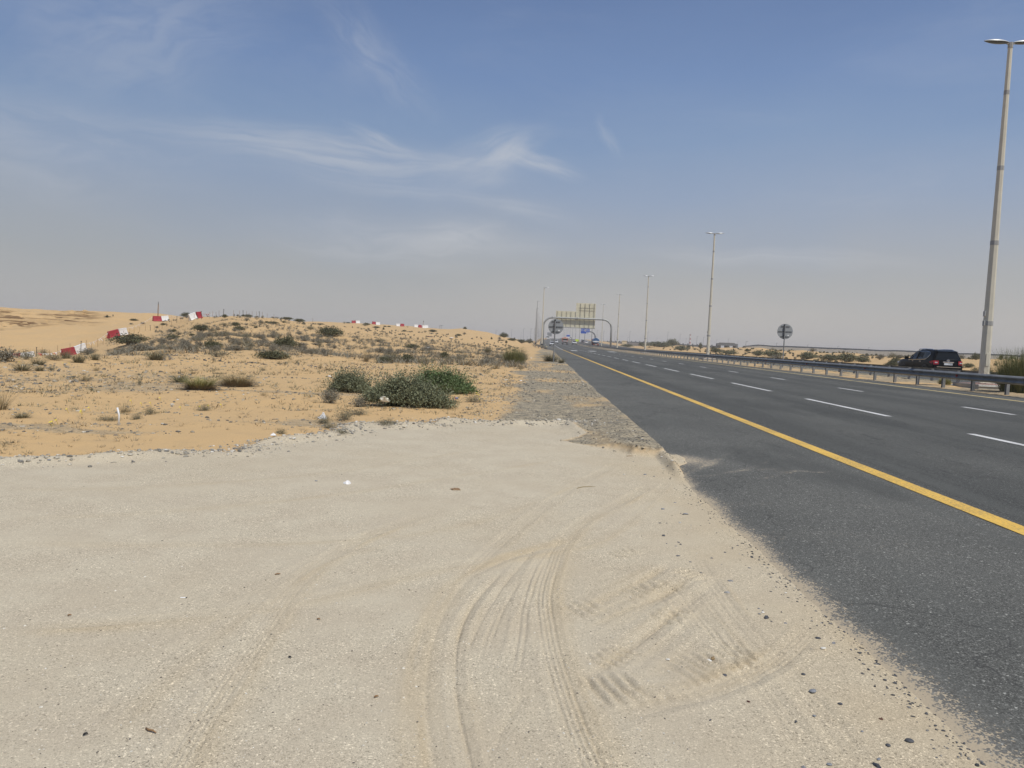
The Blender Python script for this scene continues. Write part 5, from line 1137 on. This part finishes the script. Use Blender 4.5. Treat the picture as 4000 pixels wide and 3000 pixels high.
def scrub_mass(label, n, rpx, rr2, hh, seed, thr, right=False):
    """low scrub past counting: one mesh"""
    rg = np.random.default_rng(seed); px = rg.uniform(*rpx, n); r = np.exp(rg.uniform(math.log(rr2[0]), math.log(rr2[1]), n)); g_ = np.linspace(*rpx, 60)
    a = np.interp(px, g_, [colaz(v) for v in g_]); x, y = np.sin(a)*r, np.cos(a)*r
    ok = (fbm(x*.12, y*.10, 3, 71)+.5*fbm(x*.5, y*.5, 2, 72) > thr) & ((x > 40.5) if right else (x < -1.5)); x, y, r = x[ok], y[ok], r[ok]; z = terrain(x, y); Vs, Qs, o = [], [], 0
    for i in range(len(x)):
        w_ = hh*rg.uniform(.7, 2.0); p = stems(rg, 9, w_*.5, w_*.5, hh*rg.uniform(.5, 1.1), .1, 5); pts = p[:, 1:, :].reshape(-1, 3); pts = np.concatenate([pts, pts+rg.normal(0, .12*hh, pts.shape)])
        V, Q = leaves(pts, .10*hh*max(1, r[i]/60), rg, .45); Vs.append(V+np.array([x[i], y[i], z[i]])); Qs.append(Q+o); o += len(V)
    ob = fast('scrub', np.concatenate(Vs), np.concatenate(Qs), M_GREY if not right else M_GREYG); return tag(ob, label, 'scrub', None, 'stuff')
scrub_mass('low grey scrub filling the dense patch on the dune slope', 1200, (430, 1320), (38, 68), .27, 301, .22)
scrub_mass('low scrub thinning out over the sand slope and upper dune', 1700, (600, 2030), (40, 150), .30, 302, .05)
scrub_mass('low scrub over the dunes beyond the opposite carriageway', 1800, (2400, 4200), (66, 360), .42, 303, -.15, True)
rb = [(2575, 1364, 80, 20, 'wide dark bush beyond the rails between the second and third lamps'), (2625, 1349, 50, 22, 'bushy dark clump on the first orange dune beyond the road'), (2660, 1366, 46, 16, 'dark bush just left of the second lamp'), (2735, 1345, 12, 8, 'small round bush on the dune skyline left of the second lamp'), (2795, 1376, 44, 18, 'dark bush just right of the second lamp'), (2850, 1384, 50, 16, 'green bush beyond the rail, right of the second lamp'),
      (2962, 1389, 36, 20, 'grey bush beyond the rail left of the median sign'), (3018, 1396, 70, 24, 'bright green bush beyond the rail left of the median sign'), (3157, 1402, 56, 26, 'dark green bush beyond the rail right of the median sign'), (3245, 1408, 70, 22, 'green bush left of the black car, near the rail'), (3310, 1408, 70, 28, 'largest green bush left of the black car'), (3370, 1412, 40, 22, 'dark bush nearest the black car'),
      (3500, 1406, 40, 12, 'bush just left of the black car'), (3811, 1392, 30, 12, 'bush on the dune top left of the nearest lamp'), (3785, 1438, 40, 16, 'grey bush beyond the rail left of the nearest lamp'), (2505, 1345, 20, 8, 'dark clump near the cream building'), (2450, 1352, 40, 8, 'dark clump below the cream building')]
for px, py, ww, hp, lab in rb:
    r = 45/math.sin(colaz(px))
    if 'dune' in lab: r *= 1.25
    r = min(r, 330)
    p = at_r(px, r); s = depth(p)/F; top = zat(px, py-hp, r)
    plant(PR, 'green_shrub', p, ww*s, max(hp*s*1.05, min(2.1, top-p.z)), lab, 'shrub', 'green bushes beyond the opposite carriageway', .03)

# --- the big leafy bush by the layby: three clumps, each with stems and leaves
def leafy(label, pl, pr, pbase, ptop, seed, tint, dens=1.0, lopside=0.0, dep=.55):
    rg = np.random.default_rng(seed); p = gp((pl+pr)/2, pbase); s = depth(p)/F; rx = (pr-pl)/2*s; h = (pbase-ptop)*s; ry = rx*dep
    root = thing('leafy_bush', label, 'bush', p+Vector((0, ry*.75, -.02)), 0, 'green bush by the layby')
    st = stems(rg, int(340*dens), rx*1.06, ry*1.15, h*.84, .45, 9, .3)
    if lopside: st[..., 2] *= np.clip(1-lopside*st[..., 0]/rx, .25, 1.6)
    fast('stems', *ribbons(st[:140], .014), mat('bush_stem', (.12, .115, .065), .9), root)
    pts = st[:, 1:, :].reshape(-1, 3); pts = pts[vnoise(pts[:, 0]*5+seed*7, pts[:, 1]*5+pts[:, 2]*4, seed) > .30]; keep = [pts+rg.normal(0, .035, pts.shape) for _ in range(int(4*dens))]
    # side twigs bristling out of the surface
    tw = st[:, 4:, :].reshape(-1, 3); n = len(tw); dr = rg.normal(size=(n, 3)); dr[:, 2] = np.abs(dr[:, 2])+.4; dr /= np.linalg.norm(dr, axis=1)[:, None]; L = (.06+.42*rg.random(n)**1.8)[:, None]
    for f in (.2, .36, .52, .68, .84, 1.0): keep.append(tw+dr*L*f+rg.normal(0, .006, tw.shape))
    pts = np.concatenate(keep); pts = pts[pts[:, 2] > .01]
    fast('foliage', *leaves(pts, .0175, rg, .6), tint, root)
M_GG = mat('bush_grey_green', (.135, .150, .085), .85, 0, .2, 3, col2=(.19, .205, .12), island=.22)
leafy('grey-green left clump of the big bush, behind the twiggy shrub', 1275, 1440, 1535, 1466, 1, M_GG, 1.0)
leafy('wide middle clump of the big bush, with a white scrap caught on it', 1395, 1765, 1592, 1478, 2, M_GG, 1.8, .25)
leafy('darkest, tallest right clump of the big bush, tapering to the right', 1600, 1860, 1538, 1446, 3, mat('bush_green_deep', (.070, .120, .042), .8, 0, .2, 3, col2=(.135, .195, .075), island=.4), 1.5, .45)
# --- broom-like bushes with upright twigs
def broom(label, px, py, wpx, hpx, seed, p=None, n=900, cm=None, wd=.012):
    rg = np.random.default_rng(seed); p = p or gp(px, py); s = depth(p)/F; h = hpx*s; r0 = wpx*s/2
    root = thing('broom_bush', label, 'bush', p-Vector((0, 0, .03)))
    V, Q = blades(int(n*1.5), r0*.62, h, .20, wd*.8, rg, .5, 4); fast('upright_twigs', V, Q, cm or M_BROOM, root)
    V, Q = blades(int(n*1.2), r0*.70, h*.66, .38, wd*.9, rg, .4, 4); fast('outer_twigs', V, Q, cm or M_BROOM, root)
    st = stems(rg, n//2, r0*.9, r0*.8, h*.72, .1, 7); pts = st[:, 2:, :].reshape(-1, 3); fast('leaves', *leaves(np.concatenate([pts+rg.normal(0, .03, pts.shape) for _ in range(3)]), .016*max(1, h/1.4), rg, .35), cm or M_BROOM, root)
    return root
broom('green broom-like bush with upright twigs on the verge left of the round sign', 2010, 1419, 112, 74, 11, n=620, wd=.013)
broom('tall green broom bush behind the guardrail at the right edge of the view', 3975, 1538, 210, 190, 12, p=(lambda y_: Vector((math.tan(colaz(4005))*y_, y_, float(terrain(math.tan(colaz(4005))*y_, y_)[0]))))(28.3), n=1500, wd=.016)
broom('low yellow-olive bush under the rail in front of the black car', 3660, 1490, 56, 30, 13, p=Vector((18.7, 34.2, float(terrain(18.7, 34.2)[0]))), n=420, cm=M_YGRASS, wd=.012)
# --- the pair of grass mounds in mid field
def mound(label, px, py, wpx, hpx, seed, mtop, ell):
    rg = np.random.default_rng(seed); p = gp(px, py); s = depth(p)/F; r0 = wpx*s/2
    root = thing('grass_clump', label, 'grass clump', p+Vector((0, .25, -.02)), 0, 'grass mounds in the middle field')
    fast('green_blades', *blades(700, r0*.5, hpx*s, .55, .010, rg, .5, 3, ell), mtop, root); fast('dead_blades', *blades(900, r0*.62, hpx*s*.55, 1.1, .010, rg, .4, 3, ell), mat('dead_grass', (.17, .14, .105), .95, 0, .2, 3, col2=(.25, .2, .14), island=.3), root)
mound('yellow-green grass mound with grey dead skirt, left of its pair', 760, 1524, 120, 62, 21, M_YGRASS, 1.25)
mound('browner grass mound, right of its pair', 908, 1512, 130, 60, 22, mat('dry_olive_grass', (.17, .15, .07), .95, 0, .2, 3, col2=(.29, .23, .12), island=.3), 1.25)
# --- thin ground cover nobody could count: sprigs and dead straw over the sand
def cover(name, n, rpx, rr2, hh, m, seed, thr, wd=.007):
    rg = np.random.default_rng(seed); px = rg.uniform(*rpx, n*3); r = np.exp(rg.uniform(math.log(rr2[0]), math.log(rr2[1]), n*3)); d0 = np.array([colaz(v) for v in np.linspace(rpx[0], rpx[1], 60)])
    a = np.interp(px, np.linspace(rpx[0], rpx[1], 60), d0); x, y = np.sin(a)*r, np.cos(a)*r
    k = np.where((fbm(x*.3, y*.45, 4, seed+5) > thr) & (x < -.9-.0*r))[0][:n]; x, y = x[k], y[k]; z = terrain(x, y)
    sdv = poly_sd(x, y, LAYP); ok = sdv < -.12; x, y, z = x[ok], y[ok], z[ok]
    Vs, Qs, o = [], [], 0
    for i in range(len(x)):
        sc = rg.uniform(.6, 1.3)*float(np.clip(math.hypot(x[i], y[i])/17, .45, 1.6)); V, Q = blades(rg.integers(4, 9), .05*sc, hh*sc, 1.1, wd*sc, rg, .4, 2); Vs.append(V+np.array([x[i], y[i], z[i]-.004])); Qs.append(Q+o); o += len(V)
    ob = fast(name, np.concatenate(Vs), np.concatenate(Qs), m); return tag(ob, {'sparse_weeds': 'sparse creeping weeds over the sand behind the layby', 'dead_straw': 'dead straw and twigs lying over the sand', 'slope_straw': 'dry straw covering the scrub slope'}[name], 'ground cover', None, 'stuff')
cover('sparse_weeds', 1300, (-250, 2060), (7.5, 36), .085, M_GREYG, 31, .06, .011)
cover('dead_straw', 1100, (-250, 2080), (8.5, 40), .085, M_DRYG, 32, .0, .011)
cover('slope_straw', 4200, (420, 2060), (36, 95), .18, M_GREY, 33, -.05, .018)
# yellow flowers of the desert weeds
fl = [(195, 1668), (202, 1665), (218, 1659), (260, 1614), (316, 1620), (314, 1626), (346, 1608), (510, 1578), (550, 1589), (586, 1587), (624, 1567), (780, 1602), (813, 1598), (703, 1605), (862, 1594), (18, 1411), (30, 1412), (75, 1420), (245, 1425), (270, 1426), (1440, 1478), (1862, 1545), (1868, 1552), (1872, 1570), (1780, 1420), (1640, 1415)]
for px, py in fl:
    p = gp(px, py); rg = random; root = MB(); s = max(.012, depth(p)/F*1.7)
    for k in range(5):
        a = k*1.257; root.add([(0, 0, 0), (math.cos(a-.5)*s, math.sin(a-.5)*s, s*.45), (math.cos(a)*s*1.25, math.sin(a)*s*1.25, s*.5), (math.cos(a+.5)*s, math.sin(a+.5)*s, s*.45)], [(0, 1, 2, 3)])
    root.tube([(0, 0, -.08), (.005, 0, 0)], .003, 4); o = root.build('desert_flower', M_FLOW); o.location = p+Vector((0, 0, .06)); o.rotation_euler = (R(35), 0, 0); tag(o, 'tiny yellow flower among the weeds on the sand', 'flower', 'yellow desert flowers')

# ------------------------------------------------------------------ STONES, GRAVEL
ICO = None
def rock_arrays(n, rg):
    """n irregular low stones of unit size: (n,12,3), faces"""
    t = (1+5**.5)/2; v = np.array([(-1, t, 0), (1, t, 0), (-1, -t, 0), (1, -t, 0), (0, -1, t), (0, 1, t), (0, -1, -t), (0, 1, -t), (t, 0, -1), (t, 0, 1), (-t, 0, -1), (-t, 0, 1)])/1.9
    f = np.array([(0, 11, 5), (0, 5, 1), (0, 1, 7), (0, 7, 10), (0, 10, 11), (1, 5, 9), (5, 11, 4), (11, 10, 2), (10, 7, 6), (7, 1, 8), (3, 9, 4), (3, 4, 2), (3, 2, 6), (3, 6, 8), (3, 8, 9), (4, 9, 5), (2, 4, 11), (6, 2, 10), (8, 6, 7), (9, 8, 1)])
    V = v[None]*rg.uniform(.72, 1.28, (n, 12, 1))*np.stack([rg.uniform(.7, 1.4, n), rg.uniform(.6, 1.1, n), rg.uniform(.4, .85, n)], -1)[:, None, :]
    a = rg.uniform(0, 6.28, n); c, s = np.cos(a)[:, None], np.sin(a)[:, None]; V = np.stack([V[..., 0]*c-V[..., 1]*s, V[..., 0]*s+V[..., 1]*c, V[..., 2]], -1); return V, f
def gravel(name, x, y, size, m, label, sink=.3):
    n = len(x); rg = np.random.default_rng(n); V, f = rock_arrays(n, rg); z = terrain(x, y, True)[0]
    V = V*size[:, None, None]+np.stack([x, y, z+size*(.5-sink)*.6], -1)[:, None, :]
    o = fast(name, V.reshape(-1, 3), (np.arange(n)[:, None, None]*12+f[None]).reshape(-1, 3), m); return tag(o, label, 'gravel', None, 'stuff')
def stone_mat(name, pts):
    m = bpy.data.materials.new(name); m.use_nodes = True; t = NT(m.node_tree); b = m.node_tree.nodes['Principled BSDF']; b.inputs['Roughness'].default_value = .9
    ri = t.node('ShaderNodeNewGeometry').outputs['Random Per Island']; o = t.node('ShaderNodeTexCoord').outputs['Object']
    c = t.ramp(ri, pts); c = t.mix(1, c, t.ramp(t.noise(o, 60, 4), [(.3, .7), (.7, 1.25)]), 'MULTIPLY'); t.put(b.inputs['Base Color'], c); return m
M_GRAV = stone_mat('mixed_gravel', [(0, (.095, .088, .075)), (.3, (.19, .175, .145)), (.6, (.30, .265, .20)), (.85, (.40, .35, .26)), (1, (.55, .52, .45))])
M_DGRAV = stone_mat('dark_gravel', [(0, (.04, .042, .046)), (.6, (.10, .105, .11)), (.85, (.19, .18, .16)), (1, (.36, .34, .3))])
M_PGRAV = stone_mat('pale_gravel', [(0, (.16, .158, .15)), (.4, (.31, .285, .235)), (.8, (.45, .41, .33)), (1, (.62, .6, .55))])
rg = np.random.default_rng(5)
# ridge along the back of the layby
bp = resample(LAYP[1:17], .04); k = rg.integers(0, len(bp), 2600); off = rg.normal(0, .15, (2600, 2)); x, y = bp[k, 0]+off[:, 0]*1.3, bp[k, 1]+off[:, 1]+.03
gravel('gravel_ridge', x, y, (.006+.024*rg.random(2600)**3), M_PGRAV, 'ridge of loose grey gravel along the back edge of the layby')
# the gravel verge beside the asphalt
n = 7000; y = np.exp(rg.uniform(math.log(8.5), math.log(48), n)); x = 1.4-2.9*rg.random(n)**1.15+.3*rg.normal(size=n)*0
sdv = poly_sd(x, y, LAYP); ok = (sdv < .06) & (x < 1.45) & (fbm(x*.9, y*.6, 3, 81) > -.35); x, y = x[ok], y[ok]
gravel('verge_gravel', x, y, (.005+.017*rg.random(len(x))**3.0)*np.clip(y/12, 1, 2.0), M_GRAV, 'grey gravel verge between the sand and the asphalt')
# stony streaks over the sand field
n = 9000; px = rg.uniform(-150, 2000, n); r = np.exp(rg.uniform(math.log(7), math.log(38), n)); a = np.interp(px, np.linspace(-150, 2000, 40), [colaz(v) for v in np.linspace(-150, 2000, 40)]); x, y = np.sin(a)*r, np.cos(a)*r
f_ = fbm(x*.35+y*.12, y*.9-x*.2, 4, 62); sdv = poly_sd(x, y, LAYP); ok = (f_ > .02) & (sdv < -.05) & (x < -.8); x, y = x[ok], y[ok]
gravel('field_gravel', x, y, (.007+.026*rg.random(len(x))**4)*np.clip(r[ok]/12, 1, 2), M_GRAV, 'streaks of small stones over the orange sand')
# dark crumbs of old asphalt where the flat sand meets the slope
n = 700; px = rg.uniform(620, 1500, n); r = rg.uniform(29, 35.5, n); a = np.interp(px, np.linspace(600, 1500, 20), [colaz(v) for v in np.linspace(600, 1500, 20)]); x, y = np.sin(a)*r, np.cos(a)*r
ok = fbm(x*.3, y*1.2, 3, 83) > .0; gravel('asphalt_crumbs', x[ok], y[ok], .02+.05*rg.random(ok.sum())**3, M_DGRAV, 'dark crumbs of old asphalt on the sand at the foot of the scrub slope')
# crumbling asphalt edge and chips at lower right
n = 1300; y = np.exp(rg.uniform(math.log(1.6), math.log(9.5), n)); x = ROAD_L+SEDGE(y)+.03+rg.normal(0, .06, n)-.03*np.abs(rg.normal(size=n))
gravel('edge_chips', x, y, (.003+.006*rg.random(n)**2), M_DGRAV, 'dark crumbling chips along the broken asphalt edge', .45)
n = 170; y = np.exp(rg.uniform(math.log(1.9), math.log(8.5), n)); x = ROAD_L-.05-.62*rg.random(n)**1.3; ok = vnoise(x*1.3, y*1.1, 91) > .38; x, y = x[ok], y[ok]
gravel('loose_chips', x, y, .004+.013*rg.random(len(x))**3, stone_mat('bluish_chips', [(0, (.05, .055, .065)), (.5, (.12, .125, .135)), (.8, (.26, .26, .26)), (1, (.5, .48, .43))]), 'loose grey chips pressed into the sand beside the asphalt edge', .55)
n = 2600; px = rg.uniform(-100, 2700, n); py = 1760+1500*rg.random(n)**.8; q = np.array([flat(a, b) for a, b in zip(px, py)]); ok = (poly_sd(q[:, 0], q[:, 1], LAYP) > .05)
gravel('layby_grit', q[ok, 0], q[ok, 1], (.0018+.0036*rg.random(ok.sum())**4), stone_mat('grit', [(0, (.09, .08, .07)), (.2, (.22, .20, .165)), (.5, (.44, .39, .31)), (1, (.72, .7, .62))]), 'fine grit sprinkled over the pale layby sand', .35)
# single stones one can point to
M_ROCKW = mat('white_rock', (.66, .64, .58), .9, 0, .12, 14, bump=.4, bscale=40); M_ROCKG = mat('grey_rock', (.22, .23, .245), .9, 0, .25, 20, bump=.5, bscale=50); M_ROCKD = mat('dark_rock', (.075, .078, .085), .8, 0, .3, 25, bump=.5, bscale=50)
def stone(px, py, wpx, m, label, flat_=.6, group='single stones'):
    p = gp(px, py); s = depth(p)/F*wpx/2; rg = np.random.default_rng(int(px*7+py)); V, f = rock_arrays(1, rg)
    V = V[0]*s*np.array([1, .85, flat_]); o = fast('stone', V, f, m, smooth=False); o.location = p+Vector((0, s*.3, s*flat_*.35)); 
    b = o.modifiers.new('subdivision', 'SUBSURF'); b.levels = b.render_levels = 1; b.subdivision_type = 'CATMULL_CLARK'; return tag(o, label, 'stone', group)
for q in [(1285, 1474, 26, M_ROCKW, 'pale boulder left of the big green bush'), (111, 1801, 14, M_ROCKW, 'white stone on the gravel ridge near the left edge'), (99, 1802, 9, M_ROCKW, 'smaller white stone beside another near the left edge'), (188, 1799, 20, M_ROCKG, 'dark grey stone on the gravel ridge at the left'), (476, 1786, 18, M_ROCKW, 'pale stone on the gravel ridge, left of centre'),
          (1149, 1713, 16, M_ROCKW, 'cream stone on the gravel ridge, below the white scrap'), (1011, 1735, 12, M_ROCKW, 'white stone at the bend of the gravel ridge'), (961, 1738, 10, M_ROCKW, 'white stone just above the gravel ridge on orange sand'), (945, 1738, 8, M_ROCKG, 'small grey stone beside a white one on orange sand'), (1340, 1683, 15, M_ROCKW, 'pale stone on top of the gravel ridge'), (905, 1768, 14, M_ROCKW, 'pale stone at the layby edge left of centre'),
          (50, 1600, 14, M_ROCKW, 'pale stone near the big dry tuft at the left'), (147, 1580, 10, M_ROCKW, 'white stone on the gravel strip at the left'), (78, 1778, 12, M_ROCKD, 'dark stone on orange sand near the left edge'), (1234, 1880, 14, M_ROCKG, 'grey stone on the layby left of the white bag'), (1183, 1902, 7, M_ROCKD, 'small dark stone on the layby left of the white bag'), (1335, 1854, 7, M_ROCKD, 'small dark stone above the white bag'),
          (2585, 1786, 14, M_ROCKW, 'white stone on the sand tongue at the asphalt edge'), (2625, 1800, 16, M_ROCKW, 'pale stone at the tip of the sand tongue'), (2520, 1855, 16, M_ROCKG, 'grey stone on the layby near the sand tongue'), (2555, 1862, 13, M_ROCKG, 'second grey stone near the sand tongue, further right'), (2438, 1855, 14, M_ROCKW, 'pale stone on the layby left of the grey ones'), (2700, 1800, 8, M_ROCKD, 'dark stone on the asphalt near the sand tongue'),
          (2680, 2010, 22, M_ROCKG, 'flat bluish stone half buried near the asphalt'), (2590, 1990, 18, M_ROCKG, 'flat grey stone half buried left of the bluish one'), (3218, 2537, 30, M_ROCKW, 'pale stone alone on the sand at the lower right'), (3139, 2637, 22, M_ROCKD, 'round dark stone at the lower right'), (3176, 2705, 36, M_ROCKG, 'long grey stone at the lower right'), (3285, 2754, 30, M_ROCKD, 'dark stone between grey ones at the lower right'),
          (3556, 2900, 36, M_ROCKD, 'largest dark stone at the bottom right, near the asphalt'), (3369, 2860, 18, M_ROCKG, 'grey stone at the bottom right'), (3182, 2800, 24, M_ROCKG, 'grey stone left of the dark one at the bottom right'), (3435, 2970, 28, M_ROCKG, 'grey stone at the bottom edge'), (3470, 2915, 30, M_ROCKD, 'dark flat stone left of the largest one'), (3444, 2412, 16, M_ROCKG, 'small grey stone lying on the asphalt'), (3658, 2432, 13, M_ROCKG, 'second small stone lying on the asphalt, further right'),
          (2980, 2395, 22, M_ROCKW, 'whitish flake beside the tyre tracks at the right'), (2968, 2400, 18, M_ROCKG, 'grey flake beside the tyre tracks at the right'), (3070, 2318, 16, M_ROCKW, 'white flake near the asphalt edge'), (2770, 2585, 28, M_ROCKW, 'whitish chip beside a brown leaf'), (2610, 2580, 24, M_ROCKW, 'whitish flat chip on the tread marks'), (3240, 2990, 24, M_ROCKG, 'grey stone at the bottom right corner of the sand'), (2830, 2640, 22, M_ROCKD, 'dark flat chips on the tread marks'),
          (2500, 2720, 26, M_ROCKG, 'bluish flat chip among the tread marks'), (2010, 2725, 8, M_ROCKD, 'tiny dark stone between the tyre tracks'), (872, 2528, 12, M_ROCKD, 'small dark stone on the pale sand left of centre'), (1060, 2478, 8, M_ROCKD, 'small brown stone on the pale sand'), (740, 2897, 14, mat('brown_stone', (.2, .14, .09), .9), 'brown pebble at the bottom left'), (506, 2888, 10, M_ROCKD, 'dark pebble at the bottom left'), (465, 2957, 11, M_ROCKD, 'dark pebble at the very bottom left'), (300, 2225, 8, M_ROCKD, 'tiny black pebble on the pale sand at the left'), (632, 2112, 7, M_ROCKD, 'tiny black pebble, upper left of the layby'), (3110, 2820, 16, M_ROCKD, 'dark grey pebble in the lower right sand'), (2775, 2815, 14, M_ROCKD, 'dark pebble left of a reddish flake')]:
    stone(*q)
# ------------------------------------------------------------------ LITTER
M_BAG = mat('white_bag', (.80, .80, .80), .6, 0, .06, 6); M_LEAF = mat('brown_leaf', (.24, .155, .085), .85, 0, .25, 12)
def crumple(name, px, py, wpx, hpx, m, label, cat, seed, rz=0.0, parts=None, lift=0.0, pt=None):
    p = pt or gp(px, py); s = depth(p)/F; rg = np.random.default_rng(seed); n = 18; U, Vv = np.meshgrid(np.linspace(-1, 1, n), np.linspace(-1, 1, n)); du, dv = U*np.sqrt(1-Vv*Vv/2), Vv*np.sqrt(1-U*U/2); r2 = np.clip(du*du+dv*dv, 0, 1)
    h = np.sqrt(1-r2)*(.45+.45*fbm(U*1.3+seed, Vv*1.3, 2, seed))+.5*np.abs(fbm(U*2.6+seed, Vv*2.6, 3, seed+1))*(1-r2*.6)*(r2 < .999); k = 1+.45*fbm(U*1.4, Vv*1.4+seed, 3, seed+2)
    X = du*wpx*s/2*k+.12*wpx*s*fbm(U*3, Vv*3+seed, 2, seed+3); Y = dv*wpx*s*.38*k; Z = np.maximum(0.002, h*hpx*s*.9); i = np.arange(n-1)[:, None]*n; j = np.arange(n-1)[None]
    q = np.stack([i+j, i+j+1, i+n+j+1, i+n+j], -1).reshape(-1, 4); o = fast(name, np.stack([X, Y, Z], -1).reshape(-1, 3), q, m, smooth=False)
    so_ = o.modifiers.new('thickness', 'SOLIDIFY'); so_.thickness = .003; o.location = p+Vector((0, wpx*s*.3, lift)); o.rotation_euler = (0, 0, rz); return tag(o, label, cat, 'litter')
crumple('plastic_bag', 1354, 1892, 28, 17, M_BAG, 'crumpled white bag lying alone on the pale layby sand', 'bag', 1)
crumple('plastic_bag', 1258, 1650, 32, 32, M_BAG, 'crumpled white bag caught in a twiggy weed', 'bag', 2, lift=.05)
crumple('paper_scrap', 1065, 1708, 20, 13, M_BAG, 'white scrap behind the gravel ridge', 'litter', 3, lift=.02)
p_ = gp(1507, 1590); crumple('foam_scrap', 1507, 1588, 34, 24, mat('cream_foam', (.74, .72, .62), .8, 0, .08, 8), 'cream foam scrap caught on the front of the big green bush', 'litter', 4, .5, pt=p_+Vector((0, -.16, 0)), lift=.15).rotation_euler = (R(50), R(25), 0)
crumple('dry_leaf', 1777, 1915, 38, 10, M_LEAF, 'curled brown leaf on the layby near the tyre tracks', 'leaf', 5)
crumple('dry_leaf', 2790, 2578, 24, 16, mat('tan_leaf', (.33, .235, .125), .9, 0, .2, 10), 'tan leaf beside a white chip on the tread marks', 'leaf', 6)
crumple('plastic_scrap', 2925, 2744, 14, 6, mat('maroon_scrap', (.10, .035, .03), .6), 'small maroon flake on the sand at the lower right', 'litter', 7); crumple('plastic_scrap', 3443, 2812, 16, 6, mat('brown_scrap', (.13, .06, .04), .7), 'small brown flake near the asphalt at the bottom right', 'litter', 8)
crumple('paper_scrap', 699, 1482, 10, 16, M_BAG, 'scrap of white litter beside a grey-green tuft', 'litter', 9, lift=.04); crumple('plastic_bag', 1670, 1362, 18, 8, M_BAG, 'white bag on the scrub slope right of a small green bush', 'bag', 10, lift=.05)
crumple('paper_scrap', 2075, 1400, 7, 4, M_BAG, 'white scrap on the verge right of the broom bush', 'litter', 14, lift=.03); crumple('paper_scrap', 1763, 1321, 12, 4, M_BAG, 'white scrap high on the far sand slope', 'litter', 15, lift=.05); crumple('cloth_rag', 1677, 1317, 24, 5, mat('dark_rag', (.05, .02, .025), .9), 'dark rag lying high on the far sand slope', 'litter', 16, lift=.05)
crumple('plastic_sheet', 0, 0, 46, 12, mat('pale_blue_sheet', (.38, .47, .62), .5, 0, .1), 'pale blue plastic sheet under the rail in front of the black car', 'litter', 17, -.5, pt=Vector((18.75, 33.0, float(terrain(18.75, 33.0)[0]))))
crumple('paper_scrap', 2035, 1488, 9, 7, M_BAG, 'small white scrap at the edge of the gravel verge', 'litter', 18)
def piece(name, label, cat, p, build): root = thing(name, label, cat, p, 0, 'litter'); build(root); return root
p = gp(1824, 1420); s = depth(p)/F
def _b(r): MB().box((0, 0, 8*s/2), (12*s, .02, 9*s), rot=Matrix.Rotation(R(12), 3, 'Y')).build('panel', M_WPLAST, r)
piece('white_board', 'small white board standing in weeds at the edge of the scrub slope', 'board', p, _b)
p = gp(463, 1662); s = depth(p)/F
def _b(r): MB().tube([(0, 0, -.03), (0, .01, 38*s), (-.4*s, .01, 42*s), (-9*s, .02, 69*s)], .012, 8).build('pipe', M_WPLAST, r, smooth=True)
piece('plastic_pipe', 'bent white pipe sticking up out of the orange sand', 'pipe', p, _b)
p = gp(1786, 1560); s = depth(p)/F
def _b(r):
    MB().tube([(-8*s, 0, 4*s), (3*s, .02, 4*s)], 4*s, 10).build('can_body', mat('can_blue', (.25, .3, .45), .3, .5), r); MB().tube([(-9.5*s, 0, 4*s), (-7*s, 0, 4*s)], 4.05*s, 10).build('can_end', mat('can_red', (.4, .03, .05), .3, .3), r)
piece('drink_can', 'blue and red drink can on the sand right of the big green bush', 'can', p, _b)
p = gp(717, 2337); s = depth(p)/F
def _b(r):
    MB().tube([(-12*s, -1*s, 2.2*s), (8*s, 1*s, 2.2*s)], 2.3*s, 10).build('paper_tube', M_BAG, r); MB().tube([(7.8*s, .98*s, 2.2*s), (13*s, 3.5*s, 2.2*s)], 1.9*s, 8).build('burnt_end', M_BLACK, r)
piece('cigarette_end', 'white cigarette end with a dark tip on the pale layby sand', 'cigarette', p, _b)
tw = [(590, 2858, 56, -.25, 'thin brown curved twig at the bottom left of the layby'), (1085, 2246, 20, .2, 'short dark twig on the pale sand, left of centre'), (2290, 1905, 75, .35, 'long yellow straw lying on the layby near the asphalt'), (2460, 1783, 26, .1, 'brown twig at the back of the layby by the gravel'), (1133, 2571, 12, -.3, 'tiny black twig on the pale sand'), (334, 2873, 14, .3, 'small hooked black wire at the bottom left'), (1245, 2422, 14, -.2, 'short brown twig beside the left tyre track'), (272, 2407, 14, .1, 'short dark twig at the left of the layby'), (1470, 2726, 16, .2, 'small hooked dark twig right of the left tyre track'), (1188, 1603, 24, .2, 'black forked twig on gravelly sand')]
for px, py, L, a, lab in tw:
    p = gp(px, py); s = depth(p)/F*L/2; m = M_DRY if 'straw' in lab else M_BLACK if 'black' in lab else M_WOOD
    o = MB().tube([(-s, -s*a*2, .004), (-s*.3, s*.25*a, .007), (s*.4, s*a*.9, .008), (s, s*a*2, .005)], [.003, .0035, .003, .0015], 6).build('twig', m, smooth=True); o.location = p; tag(o, lab, 'twig', 'twigs on the layby')

# ------------------------------------------------------------------ HAZE over the far desert
hz = MB().box((0, 0, 12.5), (5400, 5400, 35)).build('haze', [])
hm = bpy.data.materials.new('dusty_air'); hm.use_nodes = True; hm.node_tree.nodes.clear(); ht = NT(hm.node_tree)
pv = ht.node('ShaderNodeVolumePrincipled'); pv.inputs['Color'].default_value = (1.0, .955, .92, 1); pv.inputs['Density'].default_value = .0005; pv.inputs['Anisotropy'].default_value = 0.0
ht.l.new(pv.outputs[0], ht.node('ShaderNodeOutputMaterial').inputs['Volume']); hz.data.materials.append(hm); hz['kind'] = 'stuff'; hz['label'] = 'thin dusty haze over the desert'; hz['category'] = 'haze'
